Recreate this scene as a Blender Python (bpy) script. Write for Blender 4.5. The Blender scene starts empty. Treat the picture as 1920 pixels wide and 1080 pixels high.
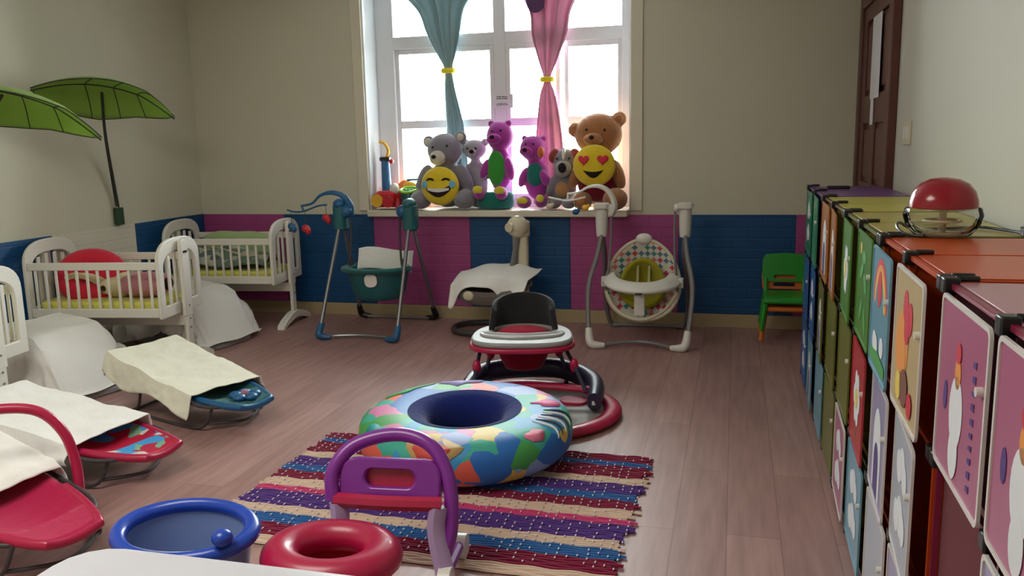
import bpy, math, random
from mathutils import Vector, Matrix, noise
random.seed(7)
PI = math.pi
S = bpy.context.scene
COL = S.collection

# ---------------------------------------------------------------- camera
cd = bpy.data.cameras.new('camera'); cam = bpy.data.objects.new('camera', cd); COL.objects.link(cam)
cR = Vector((0.9675169, 0.2519289, -0.0210424)); cU = Vector((-0.0230612, 0.1708398, 0.9850289)); cF = Vector((-0.2517521, 0.9525469, -0.1711001))
mw = Matrix.Identity(4)
for i in range(3):
    mw[i][0] = cR[i]; mw[i][1] = cU[i]; mw[i][2] = -cF[i]
mw[2][3] = 1.4363
cam.matrix_world = mw
cd.sensor_width = 36; cd.lens = 1586.98 / 1920 * 36; cd.clip_start = 0.05
S.camera = cam

# ---------------------------------------------------------------- sky, lamps, exposure
W = bpy.data.worlds.new('overcast_sky'); S.world = W; W.use_nodes = True
bg = W.node_tree.nodes['Background']; bg.inputs[0].default_value = (0.93, 1.0, 0.99, 1); bg.inputs[1].default_value = 33
def area(name, loc, rot, sx, sy, power, color, portal=False):
    l = bpy.data.lights.new(name, 'AREA'); l.shape = 'RECTANGLE'; l.size = sx; l.size_y = sy; l.energy = power; l.color = color
    if portal: l.cycles.is_portal = True
    o = bpy.data.objects.new(name, l); COL.objects.link(o); o.location = loc; o.rotation_euler = rot
    return o
area('window_daylight', (-1.85, 6.9, 1.8), (-PI/2, 0, 0), 2.2, 1.9, 1, (1, 1, 1), portal=True)
area('room_fill_light', (-2.2, 1.2, 2.85), (0, 0, 0), 1.6, 1.2, 50, (1.0, 0.97, 0.87))  # added soft fill from overhead to balance the window; no visible fixture
S.view_settings.view_transform = 'Standard'; S.view_settings.look = 'None'
S.view_settings.gamma = 1; S.view_settings.use_curve_mapping = False
S.view_settings.exposure = 0.33

# ---------------------------------------------------------------- materials
def lin(c):
    return tuple((v / 12.92 if v <= 0.04045 else ((v + 0.055) / 1.055) ** 2.4) for v in [x / 255 for x in c]) + (1,)
_m = {}
def mat(name, rgb, rough=0.6, metal=0, bump=0, bscale=60, vary=0.06, vscale=4, sheen=0, trans=0, coat=0, spec=None, alpha=None):
    if name in _m: return _m[name]
    m = bpy.data.materials.new(name); m.use_nodes = True; nt = m.node_tree; N = nt.nodes; L = nt.links
    b = N['Principled BSDF']
    tc = N.new('ShaderNodeTexCoord')
    b.inputs['Roughness'].default_value = rough; b.inputs['Metallic'].default_value = metal
    if sheen: b.inputs['Sheen Weight'].default_value = sheen
    if coat: b.inputs['Coat Weight'].default_value = coat
    if spec is not None: b.inputs['Specular IOR Level'].default_value = spec
    n = N.new('ShaderNodeTexNoise'); n.inputs['Scale'].default_value = vscale; n.inputs['Detail'].default_value = 4
    L.new(tc.outputs['Object'], n.inputs['Vector'])
    mx = N.new('ShaderNodeMix'); mx.data_type = 'RGBA'
    c = lin(rgb)
    mx.inputs[6].default_value = tuple(min(1, v * (1 - vary)) for v in c[:3]) + (1,)
    mx.inputs[7].default_value = tuple(min(1, v * (1 + vary)) for v in c[:3]) + (1,)
    L.new(n.outputs['Fac'], mx.inputs[0]); L.new(mx.outputs[2], b.inputs['Base Color'])
    if bump:
        n2 = N.new('ShaderNodeTexNoise'); n2.inputs['Scale'].default_value = bscale; n2.inputs['Detail'].default_value = 3
        L.new(tc.outputs['Object'], n2.inputs['Vector'])
        bp = N.new('ShaderNodeBump'); bp.inputs['Strength'].default_value = bump; bp.inputs['Distance'].default_value = 0.01
        L.new(n2.outputs['Fac'], bp.inputs['Height']); L.new(bp.outputs['Normal'], b.inputs['Normal'])
    if trans:
        t = N.new('ShaderNodeBsdfTranslucent'); L.new(mx.outputs[2], t.inputs['Color'])
        ms = N.new('ShaderNodeMixShader'); ms.inputs[0].default_value = trans
        out = N['Material Output']; L.new(b.outputs[0], ms.inputs[1]); L.new(t.outputs[0], ms.inputs[2]); L.new(ms.outputs[0], out.inputs['Surface'])
    _m[name] = m; return m
def plastic(name, rgb, rough=0.3): return mat(name, rgb, rough, vary=0.03, coat=0.15)
def plush(name, rgb): return mat(name, rgb, 0.95, bump=0.6, bscale=160, vary=0.12, vscale=25, sheen=0.5, spec=0.1)
def cloth(name, rgb, trans=0): return mat(name, rgb, 0.9, bump=0.25, bscale=40, vary=0.05, vscale=8, sheen=0.2, spec=0.1, trans=trans)
def glassy(name, rgb, fac=0.1, rough=0.02, ior=1.45):
    if name in _m: return _m[name]
    m = bpy.data.materials.new(name); m.use_nodes = True; nt = m.node_tree; N = nt.nodes; L = nt.links
    N.remove(N['Principled BSDF'])
    t = N.new('ShaderNodeBsdfTransparent'); t.inputs[0].default_value = lin(rgb)
    g = N.new('ShaderNodeBsdfGlossy'); g.inputs['Roughness'].default_value = rough
    fr = N.new('ShaderNodeFresnel'); fr.inputs[0].default_value = ior
    ad = N.new('ShaderNodeMath'); ad.operation = 'ADD'; ad.inputs[1].default_value = fac; ad.use_clamp = True
    ms = N.new('ShaderNodeMixShader'); L.new(fr.outputs[0], ad.inputs[0]); L.new(ad.outputs[0], ms.inputs[0])
    L.new(t.outputs[0], ms.inputs[1]); L.new(g.outputs[0], ms.inputs[2]); L.new(ms.outputs[0], N['Material Output'].inputs[0])
    _m[name] = m; return m

def floor_mat():
    m = bpy.data.materials.new('laminate_floor'); m.use_nodes = True; N = m.node_tree.nodes; L = m.node_tree.links; b = N['Principled BSDF']
    tc = N.new('ShaderNodeTexCoord'); mp = N.new('ShaderNodeMapping'); mp.inputs['Rotation'].default_value = (0, 0, PI/2)
    L.new(tc.outputs['Object'], mp.inputs[0])
    br = N.new('ShaderNodeTexBrick'); br.inputs['Scale'].default_value = 1; br.inputs['Brick Width'].default_value = 1.2; br.inputs['Row Height'].default_value = 0.19
    br.inputs['Mortar Size'].default_value = 0.0025; br.inputs['Mortar Smooth'].default_value = 0.2
    br.inputs['Color1'].default_value = lin((176, 138, 132)); br.inputs['Color2'].default_value = lin((164, 126, 120)); br.inputs['Mortar'].default_value = lin((142, 106, 99))
    L.new(mp.outputs[0], br.inputs['Vector'])
    mp2 = N.new('ShaderNodeMapping'); mp2.inputs['Scale'].default_value = (14, 1.2, 1); L.new(tc.outputs['Object'], mp2.inputs[0])
    n = N.new('ShaderNodeTexNoise'); n.inputs['Scale'].default_value = 2.2; n.inputs['Detail'].default_value = 6; L.new(mp2.outputs[0], n.inputs['Vector'])
    mx = N.new('ShaderNodeMix'); mx.data_type = 'RGBA'; mx.blend_type = 'MULTIPLY'; mx.inputs[0].default_value = 0.6
    cr = N.new('ShaderNodeValToRGB'); cr.color_ramp.elements[0].position = 0.3; cr.color_ramp.elements[0].color = (0.55, 0.5, 0.5, 1); cr.color_ramp.elements[1].position = 0.7; cr.color_ramp.elements[1].color = (1, 1, 1, 1)
    L.new(n.outputs['Fac'], cr.inputs[0]); L.new(br.outputs['Color'], mx.inputs[6]); L.new(cr.outputs[0], mx.inputs[7]); L.new(mx.outputs[2], b.inputs['Base Color'])
    b.inputs['Roughness'].default_value = 0.42
    bp = N.new('ShaderNodeBump'); bp.inputs['Strength'].default_value = 0.15; bp.inputs['Distance'].default_value = 0.002; L.new(br.outputs['Fac'], bp.inputs['Height']); bp.invert = True
    L.new(bp.outputs[0], b.inputs['Normal'])
    return m
def foam_mat(name, rgb):
    m = mat(name, rgb, 0.55, vary=0.05, vscale=2); N = m.node_tree.nodes; L = m.node_tree.links; b = N['Principled BSDF']
    tc = [n for n in N if n.type == 'TEX_COORD'][0]
    mp = N.new('ShaderNodeMapping'); mp.inputs['Rotation'].default_value = (PI/2, 0, 0); L.new(tc.outputs['Object'], mp.inputs[0])
    br = N.new('ShaderNodeTexBrick'); br.inputs['Scale'].default_value = 1; br.inputs['Brick Width'].default_value = 0.21; br.inputs['Row Height'].default_value = 0.076; br.inputs['Mortar Size'].default_value = 0.006; br.inputs['Mortar Smooth'].default_value = 0.8
    L.new(mp.outputs[0], br.inputs['Vector'])
    bp = N.new('ShaderNodeBump'); bp.inputs['Strength'].default_value = 0.35; bp.inputs['Distance'].default_value = 0.006; bp.invert = True
    L.new(br.outputs['Fac'], bp.inputs['Height']); L.new(bp.outputs[0], b.inputs['Normal'])
    return m
def patch_mat(name, cols, scale=9):
    m = bpy.data.materials.new(name); m.use_nodes = True; N = m.node_tree.nodes; L = m.node_tree.links; b = N['Principled BSDF']
    tc = N.new('ShaderNodeTexCoord')
    n = N.new('ShaderNodeTexNoise'); n.inputs['Scale'].default_value = 5; L.new(tc.outputs['Object'], n.inputs['Vector'])
    mx = N.new('ShaderNodeMix'); mx.data_type = 'RGBA'; mx.blend_type = 'LINEAR_LIGHT'; mx.inputs[0].default_value = 0.07; L.new(tc.outputs['Object'], mx.inputs[6]); L.new(n.outputs['Color'], mx.inputs[7])
    v = N.new('ShaderNodeTexVoronoi'); v.inputs['Scale'].default_value = scale; L.new(mx.outputs[2], v.inputs['Vector'])
    cr = N.new('ShaderNodeValToRGB'); cr.color_ramp.interpolation = 'CONSTANT'
    sp = N.new('ShaderNodeSeparateColor'); L.new(v.outputs['Color'], sp.inputs[0]); L.new(sp.outputs[0], cr.inputs[0])
    e = cr.color_ramp.elements
    for i, c in enumerate(cols):
        p = i / len(cols)
        if i < 2: e[i].position = p; e[i].color = lin(c)
        else: q = e.new(p); q.color = lin(c)
    L.new(cr.outputs[0], b.inputs['Base Color']); b.inputs['Roughness'].default_value = 0.5
    return m
def plus_mat():
    m = bpy.data.materials.new('plus_print_fabric'); m.use_nodes = True; N = m.node_tree.nodes; L = m.node_tree.links; b = N['Principled BSDF']
    tc = N.new('ShaderNodeTexCoord'); sx = N.new('ShaderNodeSeparateXYZ')
    sc = N.new('ShaderNodeVectorMath'); sc.operation = 'SCALE'; sc.inputs['Scale'].default_value = 22; L.new(tc.outputs['Object'], sc.inputs[0]); L.new(sc.outputs[0], sx.inputs[0])
    def M(op, a, bb=None):
        n = N.new('ShaderNodeMath'); n.operation = op
        for i, v in enumerate((a, bb)):
            if v is None: continue
            if isinstance(v, (int, float)): n.inputs[i].default_value = v
            else: L.new(v, n.inputs[i])
        return n.outputs[0]
    ax = M('ABSOLUTE', M('SUBTRACT', M('FRACT', sx.outputs[0]), 0.5)); az = M('ABSOLUTE', M('SUBTRACT', M('FRACT', sx.outputs[2]), 0.5))
    p1 = M('MULTIPLY', M('LESS_THAN', ax, 0.17), M('LESS_THAN', az, 0.42)); p2 = M('MULTIPLY', M('LESS_THAN', az, 0.17), M('LESS_THAN', ax, 0.42)); pl = M('MAXIMUM', p1, p2)
    cx = N.new('ShaderNodeCombineXYZ'); L.new(M('FLOOR', sx.outputs[0]), cx.inputs[0]); L.new(M('FLOOR', sx.outputs[2]), cx.inputs[2])
    wn = N.new('ShaderNodeTexWhiteNoise'); L.new(cx.outputs[0], wn.inputs['Vector'])
    cr = N.new('ShaderNodeValToRGB'); cr.color_ramp.interpolation = 'CONSTANT'; e = cr.color_ramp.elements
    for i, c in enumerate([(205, 70, 95), (70, 150, 150), (225, 215, 200), (220, 120, 120), (90, 130, 150)]):
        if i < 2: e[i].position = i / 5; e[i].color = lin(c)
        else: q = e.new(i / 5); q.color = lin(c)
    L.new(wn.outputs['Value'], cr.inputs[0])
    mx = N.new('ShaderNodeMix'); mx.data_type = 'RGBA'; mx.inputs[6].default_value = lin((225, 220, 205)); L.new(pl, mx.inputs[0]); L.new(cr.outputs[0], mx.inputs[7])
    L.new(mx.outputs[2], b.inputs['Base Color']); b.inputs['Roughness'].default_value = 0.9
    return m

M_wall = mat('cream_wall_paint', (210, 206, 187), 0.85, bump=0.05, bscale=200, vary=0.03, vscale=1.5)
M_wallr = mat('pale_wall_paint', (198, 196, 182), 0.75, bump=0.05, bscale=200, vary=0.03, vscale=1.5)
M_ceil = mat('white_ceiling_paint', (228, 226, 218), 0.9)
M_trim = mat('cream_trim_paint', (222, 214, 194), 0.5)
M_reveal = mat('pale_blue_reveal_paint', (232, 238, 240), 0.6)
M_base = mat('beige_skirting', (176, 158, 122), 0.4)
M_blue = foam_mat('blue_foam', (2, 72, 124)); M_pink = foam_mat('pink_foam', (166, 70, 132)); M_white_foam = foam_mat('white_foam', (218, 212, 196))
M_pvc = plastic('white_window_frame', (226, 226, 230), 0.35)
M_glass = glassy('window_glass', (250, 252, 252), 0.02)
M_dw = mat('dark_brown_door_wood', (96, 52, 46), 0.4, bump=0.1, bscale=30, vary=0.2, vscale=12)
M_paper = mat('white_paper', (226, 226, 230), 0.8); M_ink = mat('dark_ink', (60, 58, 66), 0.8)
M_wp = mat('white_painted_wood', (232, 228, 218), 0.4, vary=0.02)
M_blk = plastic('black_plastic', (22, 22, 24), 0.4); M_dkgrey = plastic('dark_grey_plastic', (58, 56, 58), 0.5)
M_sheet = cloth('white_sheet', (236, 234, 230)); M_sheet2 = cloth('ivory_sheet', (228, 224, 206))
M_yel = cloth('yellow_sheet', (222, 218, 110)); M_grey_metal = mat('grey_metal', (140, 142, 146), 0.35, metal=0.7)
M_wplast = plastic('white_plastic', (226, 224, 216), 0.35); M_crplast = plastic('cream_plastic', (214, 204, 178), 0.4)
M_teal = plastic('teal_plastic', (24, 96, 104), 0.4); M_tealb = plastic('teal_blue_plastic', (28, 92, 140), 0.35); M_tealdk = cloth('dark_teal_fabric', (34, 92, 92))
M_red = plastic('red_plastic', (196, 30, 42)); M_yelp = plastic('yellow_plastic', (236, 180, 40)); M_green = plastic('green_plastic', (34, 150, 44), 0.4); M_orange = plastic('orange_plastic', (226, 122, 40), 0.4)
M_crim = plastic('crimson_plastic', (176, 22, 70), 0.35); M_purple = plush('purple_plush', (176, 62, 164)); M_magp = plastic('purple_magenta_plastic', (130, 44, 150), 0.3)
M_gplush = plush('grey_plush', (138, 134, 146)); M_lgplush = plush('light_grey_plush', (160, 158, 160)); M_cplush = plush('cream_plush', (214, 206, 192))
M_bplush = plush('brown_plush', (176, 118, 74)); M_gr = plush('green_plush', (60, 160, 60)); M_emoji = plush('yellow_plush', (240, 208, 50)); M_tealpl = plush('teal_plush', (30, 120, 110))
M_maroon = plush('maroon_plush', (130, 22, 44)); M_dplush = plush('reddish_brown_plush', (150, 66, 66)); M_tan = plush('tan_plush', (190, 140, 90)); M_yplush = plush('yellow_sole_plush', (226, 212, 70))
M_heart = plastic('heart_red_felt', (214, 24, 60), 0.6); M_mouth = mat('black_felt', (34, 22, 26), 0.9); M_tear = mat('light_blue_felt', (120, 190, 226), 0.8); M_whitefelt = mat('white_felt', (236, 236, 232), 0.9)
M_orp = plush('orange_plush', (214, 110, 60))
M_curt_t = cloth('teal_curtain', (150, 178, 184), trans=0.10); M_curt_p = cloth('pink_curtain', (216, 160, 186), trans=0.13); M_tie = cloth('yellow_tie', (240, 222, 60))
M_leaf = cloth('green_leaf_fabric', (170, 202, 104), trans=0.5); M_leafd = plastic('dark_stem', (40, 40, 34), 0.5); M_bracket = plastic('dark_green_bracket', (32, 66, 40), 0.5)

# ---------------------------------------------------------------- geometry kit
def frame(o, ex, ey):
    ex = Vector(ex).normalized(); ey = Vector(ey).normalized(); ez = ex.cross(ey)
    m = Matrix.Identity(4)
    for i in range(3): m[i][0] = ex[i]; m[i][1] = ey[i]; m[i][2] = ez[i]; m[i][3] = o[i]
    return m
XZ = lambda x, y, z: frame((x, y, z), (1, 0, 0), (0, 0, 1))       # faces the room (-Y)
YZ = lambda x, y, z: frame((x, y, z), (0, -1, 0), (0, 0, 1))      # faces -X
YZp = lambda x, y, z: frame((x, y, z), (0, 1, 0), (0, 0, 1))      # faces +X
def smooth_path(pts, n=6, closed=False):
    P = [Vector(p) for p in pts]; out = []
    k = len(P)
    rng = range(k) if closed else range(k - 1)
    for i in rng:
        if closed: a, b, c, d = P[i-1], P[i], P[(i+1) % k], P[(i+2) % k]
        else: a, b, c, d = P[max(i-1, 0)], P[i], P[i+1], P[min(i+2, k-1)]
        for j in range(n):
            t = j / n
            out.append(0.5 * ((2*b) + (c-a)*t + (2*a-5*b+4*c-d)*t*t + (3*b-a-3*c+d)*t*t*t))
    if not closed: out.append(P[-1])
    return out
class G:
    def __init__(s): s.v = []; s.f = []; s.mi = []; s.cur = 0
    def m(s, i): s.cur = i; return s
    def add(s, vs, fs, M=None):
        n = len(s.v)
        s.v += [((M @ Vector(v)) if M is not None else Vector(v)) for v in vs]
        s.f += [tuple(i + n for i in f) for f in fs]; s.mi += [s.cur] * len(fs); return s
    def box(s, c, d, M=None, taper=1.0):
        x, y, z = [k / 2 for k in d]; t = taper
        vs = [(c[0]+a*x*(t if q > 0 else 1), c[1]+b*y*(t if q > 0 else 1), c[2]+q*z) for q in (-1, 1) for a, b in ((-1,-1), (1,-1), (1,1), (-1,1))]
        return s.add(vs, [(3,2,1,0), (4,5,6,7), (0,1,5,4), (1,2,6,5), (2,3,7,6), (3,0,4,7)], M)
    def rbox(s, c, d, r, M=None, seg=4):                              # rounded in plan, box in height, softened rim
        x, y, z = [k / 2 for k in d]; r = min(r, x * .99, y * .99); o = []
        for (a, b, q) in ((1, 1, 0), (-1, 1, 1), (-1, -1, 2), (1, -1, 3)):
            for i in range(seg + 1):
                t = PI/2 * (q + i / seg); o.append((a*(x-r) + r*math.cos(t), b*(y-r) + r*math.sin(t)))
        e = min(r, z) * 0.35; n = len(o); rings = []
        for zz, k in ((-z, e), (-z+e, 0), (z-e, 0), (z, e)):
            rings.append([(c[0]+px*(1-k/x), c[1]+py*(1-k/y), c[2]+zz) for px, py in o])
        vs = [p for rg in rings for p in rg]
        fs = [(j*n+i, j*n+(i+1) % n, (j+1)*n+(i+1) % n, (j+1)*n+i) for j in range(3) for i in range(n)]
        fs += [tuple(range(n))[::-1], tuple(3*n+i for i in range(n))]
        return s.add(vs, fs, M)
    def ell(s, c, r, M=None, seg=20, rg=12, rot=None):
        if isinstance(r, (int, float)): r = (r, r, r)
        R = Matrix.Translation(c) @ (rot.to_4x4() if rot is not None else Matrix.Identity(4))
        if M is not None: R = M @ R
        vs = [(0, 0, -r[2])]
        for j in range(1, rg):
            a = -PI/2 + PI*j/rg
            vs += [(r[0]*math.cos(a)*math.cos(2*PI*i/seg), r[1]*math.cos(a)*math.sin(2*PI*i/seg), r[2]*math.sin(a)) for i in range(seg)]
        vs.append((0, 0, r[2])); fs = []
        for i in range(seg):
            fs.append((0, 1+(i+1) % seg, 1+i)); t = 1+(rg-2)*seg; fs.append((t+i, t+(i+1) % seg, len(vs)-1))
            for j in range(rg-2): a = 1+j*seg; fs.append((a+i, a+(i+1) % seg, a+seg+(i+1) % seg, a+seg+i))
        return s.add(vs, fs, R)
    def tube(s, pts, r, seg=8, closed=False, sm=0, M=None, flat=1.0):
        P = smooth_path(pts, sm, closed) if sm else [Vector(p) for p in pts]
        n = len(P)
        if isinstance(r, (list, tuple)):
            rr = [r[min(int(i/(n-1)*(len(r)-1)), len(r)-2)] + (r[min(int(i/(n-1)*(len(r)-1))+1, len(r)-1)] - r[min(int(i/(n-1)*(len(r)-1)), len(r)-2)]) * (i/(n-1)*(len(r)-1) - min(int(i/(n-1)*(len(r)-1)), len(r)-2)) for i in range(n)]
        else: rr = [r]*n
        T = []
        for i in range(n):
            a = P[i-1] if (i or closed) else P[0]; b = P[(i+1) % n] if (i < n-1 or closed) else P[-1]
            d = b - a; T.append(d.normalized() if d.length > 1e-9 else Vector((0, 0, 1)))
        u = T[0].orthogonal().normalized(); vs = []
        if abs(T[0].z) < 0.9: u = T[0].cross(Vector((0, 0, 1))).normalized()
        for i in range(n):
            u = (u - T[i]*u.dot(T[i])).normalized(); w = T[i].cross(u)
            vs += [P[i] + (u*math.cos(2*PI*k/seg)*flat + w*math.sin(2*PI*k/seg))*rr[i] for k in range(seg)]
        fs = []
        for i in range(n if closed else n-1):
            j = (i+1) % n
            fs += [(i*seg+k, i*seg+(k+1) % seg, j*seg+(k+1) % seg, j*seg+k) for k in range(seg)]
        if not closed: fs += [tuple(range(seg))[::-1], tuple((n-1)*seg+k for k in range(seg))]
        return s.add(vs, fs, M)
    def cyl(s, a, b, r, seg=20, r2=None): return s.tube([a, b], [r, r if r2 is None else r2], seg)
    def lathe(s, prof, c=(0, 0, 0), seg=28, sx=1, sy=1, M=None, cap=True):
        vs = [(c[0]+r*math.cos(2*PI*i/seg)*sx, c[1]+r*math.sin(2*PI*i/seg)*sy, c[2]+z) for r, z in prof for i in range(seg)]
        n = len(prof); fs = [(j*seg+i, j*seg+(i+1) % seg, (j+1)*seg+(i+1) % seg, (j+1)*seg+i) for j in range(n-1) for i in range(seg)]
        if cap: fs += [tuple(range(seg))[::-1], tuple((n-1)*seg+i for i in range(seg))]
        return s.add(vs, fs, M)
    def prism(s, o, d, M, z0=0):
        n = len(o)
        return s.add([(x, y, z0) for x, y in o] + [(x, y, z0+d) for x, y in o], [tuple(range(n))[::-1], tuple(range(n, 2*n))] + [(i, (i+1) % n, n+(i+1) % n, n+i) for i in range(n)], M)
    def ring(s, o, q, d, M, closed=True):
        n = len(o); vs = [(x, y, z) for z in (0, d) for L in (o, q) for x, y in L]; fs = []
        for i in range(n if closed else n-1):
            j = (i+1) % n
            fs += [(j, i, n+i, n+j), (2*n+i, 2*n+j, 3*n+j, 3*n+i), (i, j, 2*n+j, 2*n+i), (n+j, n+i, 3*n+i, 3*n+j)]
        return s.add(vs, fs, M)
    def grid(s, fn, nu, nv, cu=False, cv=False):
        vs = [fn(i/(nu if cu else nu-1), j/(nv if cv else nv-1)) for i in range(nu) for j in range(nv)]; fs = []
        for i in range(nu if cu else nu-1):
            for j in range(nv if cv else nv-1):
                a, b = (i+1) % nu, (j+1) % nv; fs.append((i*nv+j, a*nv+j, a*nv+b, i*nv+b))
        return s.add(vs, fs)
    def xf(s, M): s.v = [M @ v for v in s.v]; return s
OFF = [Vector((0, 0, 0))]
def obj(name, g, mats, parent=None, bevel=0, solid=0, flat=False, remesh=0, label=None, world=None):
    if not isinstance(mats, (list, tuple)): mats = [mats]
    off = OFF[0] if (parent is not None and world is None) else (world or Vector((0, 0, 0)))
    me = bpy.data.meshes.new(name); me.from_pydata([tuple(v - off) for v in g.v], [], g.f)
    for m in mats: me.materials.append(m)
    me.polygons.foreach_set('material_index', g.mi)
    if not flat: me.polygons.foreach_set('use_smooth', [True]*len(g.f))
    me.update()
    o = bpy.data.objects.new(name, me); COL.objects.link(o)
    if parent is not None: o.parent = parent
    if remesh:
        r = o.modifiers.new('r', 'REMESH'); r.mode = 'VOXEL'; r.voxel_size = remesh; r.use_smooth_shade = True
        sm = o.modifiers.new('s', 'SMOOTH'); sm.factor = 0.6; sm.iterations = 5
    if solid: so = o.modifiers.new('t', 'SOLIDIFY'); so.thickness = solid; so.offset = 0
    if bevel:
        b = o.modifiers.new('b', 'BEVEL'); b.width = bevel; b.segments = 2; b.limit_method = 'ANGLE'; b.angle_limit = 0.7
    if not flat and not remesh:
        try: me.set_sharp_from_angle(angle=0.7)
        except Exception: pass
    if label: o['label'] = label
    return o
def tag(o, label, cat, group=None, kind=None):
    o['label'] = label; o['category'] = cat
    if group: o['group'] = group
    if kind: o['kind'] = kind
def thing(name, label, cat, loc, rz=0, group=None, local=False):
    o = bpy.data.objects.new(name, None); o.empty_display_size = 0.05; COL.objects.link(o); o.location = loc; o.rotation_euler = (0, 0, rz)
    tag(o, label, cat, group); OFF[0] = Vector((0, 0, 0)) if local else Vector(loc); return o
def solo(name, g, mats, label, cat, group=None, kind=None, **k):
    xs = [v.x for v in g.v]; ys = [v.y for v in g.v]; z = min(v.z for v in g.v)
    c = Vector(((min(xs)+max(xs))/2, (min(ys)+max(ys))/2, z))
    o = obj(name, g, mats, None, world=c, **k); o.location = c; tag(o, label, cat, group, kind); return o
def struct(name, g, m, label=None, parent=None, **k):
    OFF[0] = Vector((0, 0, 0)); o = obj(name, g, m, parent, **k)
    if parent is None: o['kind'] = 'structure'
    if label: o['label'] = label
    return o
def circ(cx, cy, rx, ry=None, n=20, a0=0, a1=2*PI):
    ry = rx if ry is None else ry
    e = 0 if abs(a1-a0-2*PI) < 1e-6 else 1
    return [(cx+rx*math.cos(a0+(a1-a0)*i/(n-e)), cy+ry*math.sin(a0+(a1-a0)*i/(n-e))) for i in range(n)]

# ---------------------------------------------------------------- the room
D = 6.526; XL = -4.52; XR = 0.86; YF = -1.2; H = 2.95
wx0, wx1, wz0, wz1 = -2.93, -0.77, 0.885, 2.72
struct('floor', G().box(((XL+XR)/2, (D+YF)/2, -0.05), (XR-XL+.4, D-YF+.4, 0.1)), floor_mat(), 'pinkish brown laminate floor', flat=True)
struct('ceiling', G().box(((XL+XR)/2, (D+YF)/2, H+.05), (XR-XL+.4, D-YF+.4, 0.1)), M_ceil, 'white ceiling', flat=True)
g = G(); T = 0.34
g.box(((XL+wx0)/2, D+T/2, H/2), (wx0-XL, T, H)); g.box(((XR+wx1)/2, D+T/2, H/2), (XR-wx1, T, H))
g.box(((wx0+wx1)/2, D+T/2, wz0/2), (wx1-wx0, T, wz0)); g.box(((wx0+wx1)/2, D+T/2, (wz1+H)/2), (wx1-wx0, T, H-wz1))
wb = struct('wall_back', g, M_wall, 'cream painted wall with the window', flat=True)
wl = struct('wall_left', G().box((XL-.05, (D+YF)/2, H/2), (.1, D-YF+.4, H)), M_wall, 'cream painted left wall', flat=True)
wr = struct('wall_right', G().box((XR+.05, (D+YF)/2, H/2), (.1, D-YF+.4, H)), M_wallr, 'pale right wall', flat=True)
struct('wall_front', G().box(((XL+XR)/2, YF-.05, H/2), (XR-XL, .1, H)), M_wall, 'cream wall behind the viewer', flat=True)
xs = [XL, -3.73, -2.904, -2.063, -1.241, -.403, .442, XR]
for i in range(7):
    a, b = xs[i], xs[i+1]
    w = struct('wall_panel', G().box(((a+b)/2, D-.006, .4825), (b-a-.003, .012, .755)), M_pink if i % 2 == 0 else M_blue, ('pink' if i % 2 == 0 else 'blue')+' foam wall panel', wb, bevel=.003)
ys = [D-.012, 5.62, 4.78, 3.94, 3.1, 2.26, 1.42, .58]
for i in range(7):
    a, b = ys[i+1], ys[i]; k = i % 2 == 0
    struct('wall_panel', G().box((XL+.006, (a+b)/2, .4845), (.012, b-a-.003, .759)), M_blue if (k) else M_white_foam, ('blue' if k else 'white')+' foam wall panel', wl, bevel=.003)
def base(name, c, d):
    g = G().box(c, d); struct(name, g, M_base, 'beige skirting board', bevel=.004)
base('baseboard_back', ((XL+XR)/2, D-.0075, .0515), (XR-XL, .015, .103)); base('baseboard_left', (XL+.0075, (D+YF)/2, .0515), (.015, D-YF-.03, .103)); base('baseboard_right', (XR-.0075, 2, .0515), (.015, 6.0, .103))
# window recess lining and casing
g = G(); g.box((wx0+.006, D+.15, (wz0+wz1)/2), (.012, .29, wz1-wz0)); g.box((wx1-.006, D+.15, (wz0+wz1)/2), (.012, .29, wz1-wz0)); g.box(((wx0+wx1)/2, D+.15, wz1-.006), (wx1-wx0-.03, .29, .012))
struct('trim_1', g, M_reveal, 'pale lining of the window recess', flat=True)
g = G(); g.box((wx0-.045, D-.008, 1.81), (.09, .016, 1.84)); g.box((wx1+.045, D-.008, 1.81), (.09, .016, 1.84)); g.box(((wx0+wx1)/2, D-.008, wz1+.045), (wx1-wx0, .016, .09))
struct('trim_2', g, M_trim, 'cream casing around the window', bevel=.004)
win = struct('window_1', G().box(((wx0+wx1)/2, D+.10, wz0-.012), (wx1-wx0-.03, .40, .05)), M_trim, 'wide sliding window with cream sill', bevel=.006)
yf = D+.27
g = G()
for x0, x1 in ((wx0+.012, -2.76), (-1.90, -1.80), (-.87, wx1-.012)): g.box(((x0+x1)/2, yf, 1.80), (x1-x0, .06, 1.80))
for z0, z1 in ((.90, .97), (2.20, 2.30), (2.64, 2.71)): g.box(((wx0+wx1)/2, yf, (z0+z1)/2), (wx1-wx0-.03, .056, z1-z0))
struct('window_frame', g, M_pvc, None, win, bevel=.004)
for x0, x1 in ((-2.76, -2.30), (-2.28, -1.90), (-1.80, -1.36), (-1.33, -.87)):   # sliding sashes
    g = G(); y = yf - (.018 if x0 in (-2.28, -1.80) else -.012)
    for a, b in ((x0, x0+.035), (x1-.035, x1)): g.box(((a+b)/2, y, 1.585), (b-a, .03, 1.23))
    for z0, z1 in ((.97, 1.01), (1.555, 1.62), (2.16, 2.20)): g.box(((x0+x1)/2, y, (z0+z1)/2), (x1-x0-.07, .028, z1-z0))
    s = struct('window_sash', g, M_pvc, None, win, bevel=.003)
    for z0, z1 in ((1.01, 1.555), (1.62, 2.16)): struct('pane', G().box(((x0+x1)/2, y, (z0+z1)/2), (x1-x0-.07, .004, z1-z0)), M_glass, None, s, flat=True)
for x0, x1 in ((-2.76, -1.90), (-1.80, -.87)): struct('pane', G().box(((x0+x1)/2, yf, 2.47), (x1-x0, .004, .34)), M_glass, None, win, flat=True)
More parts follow.
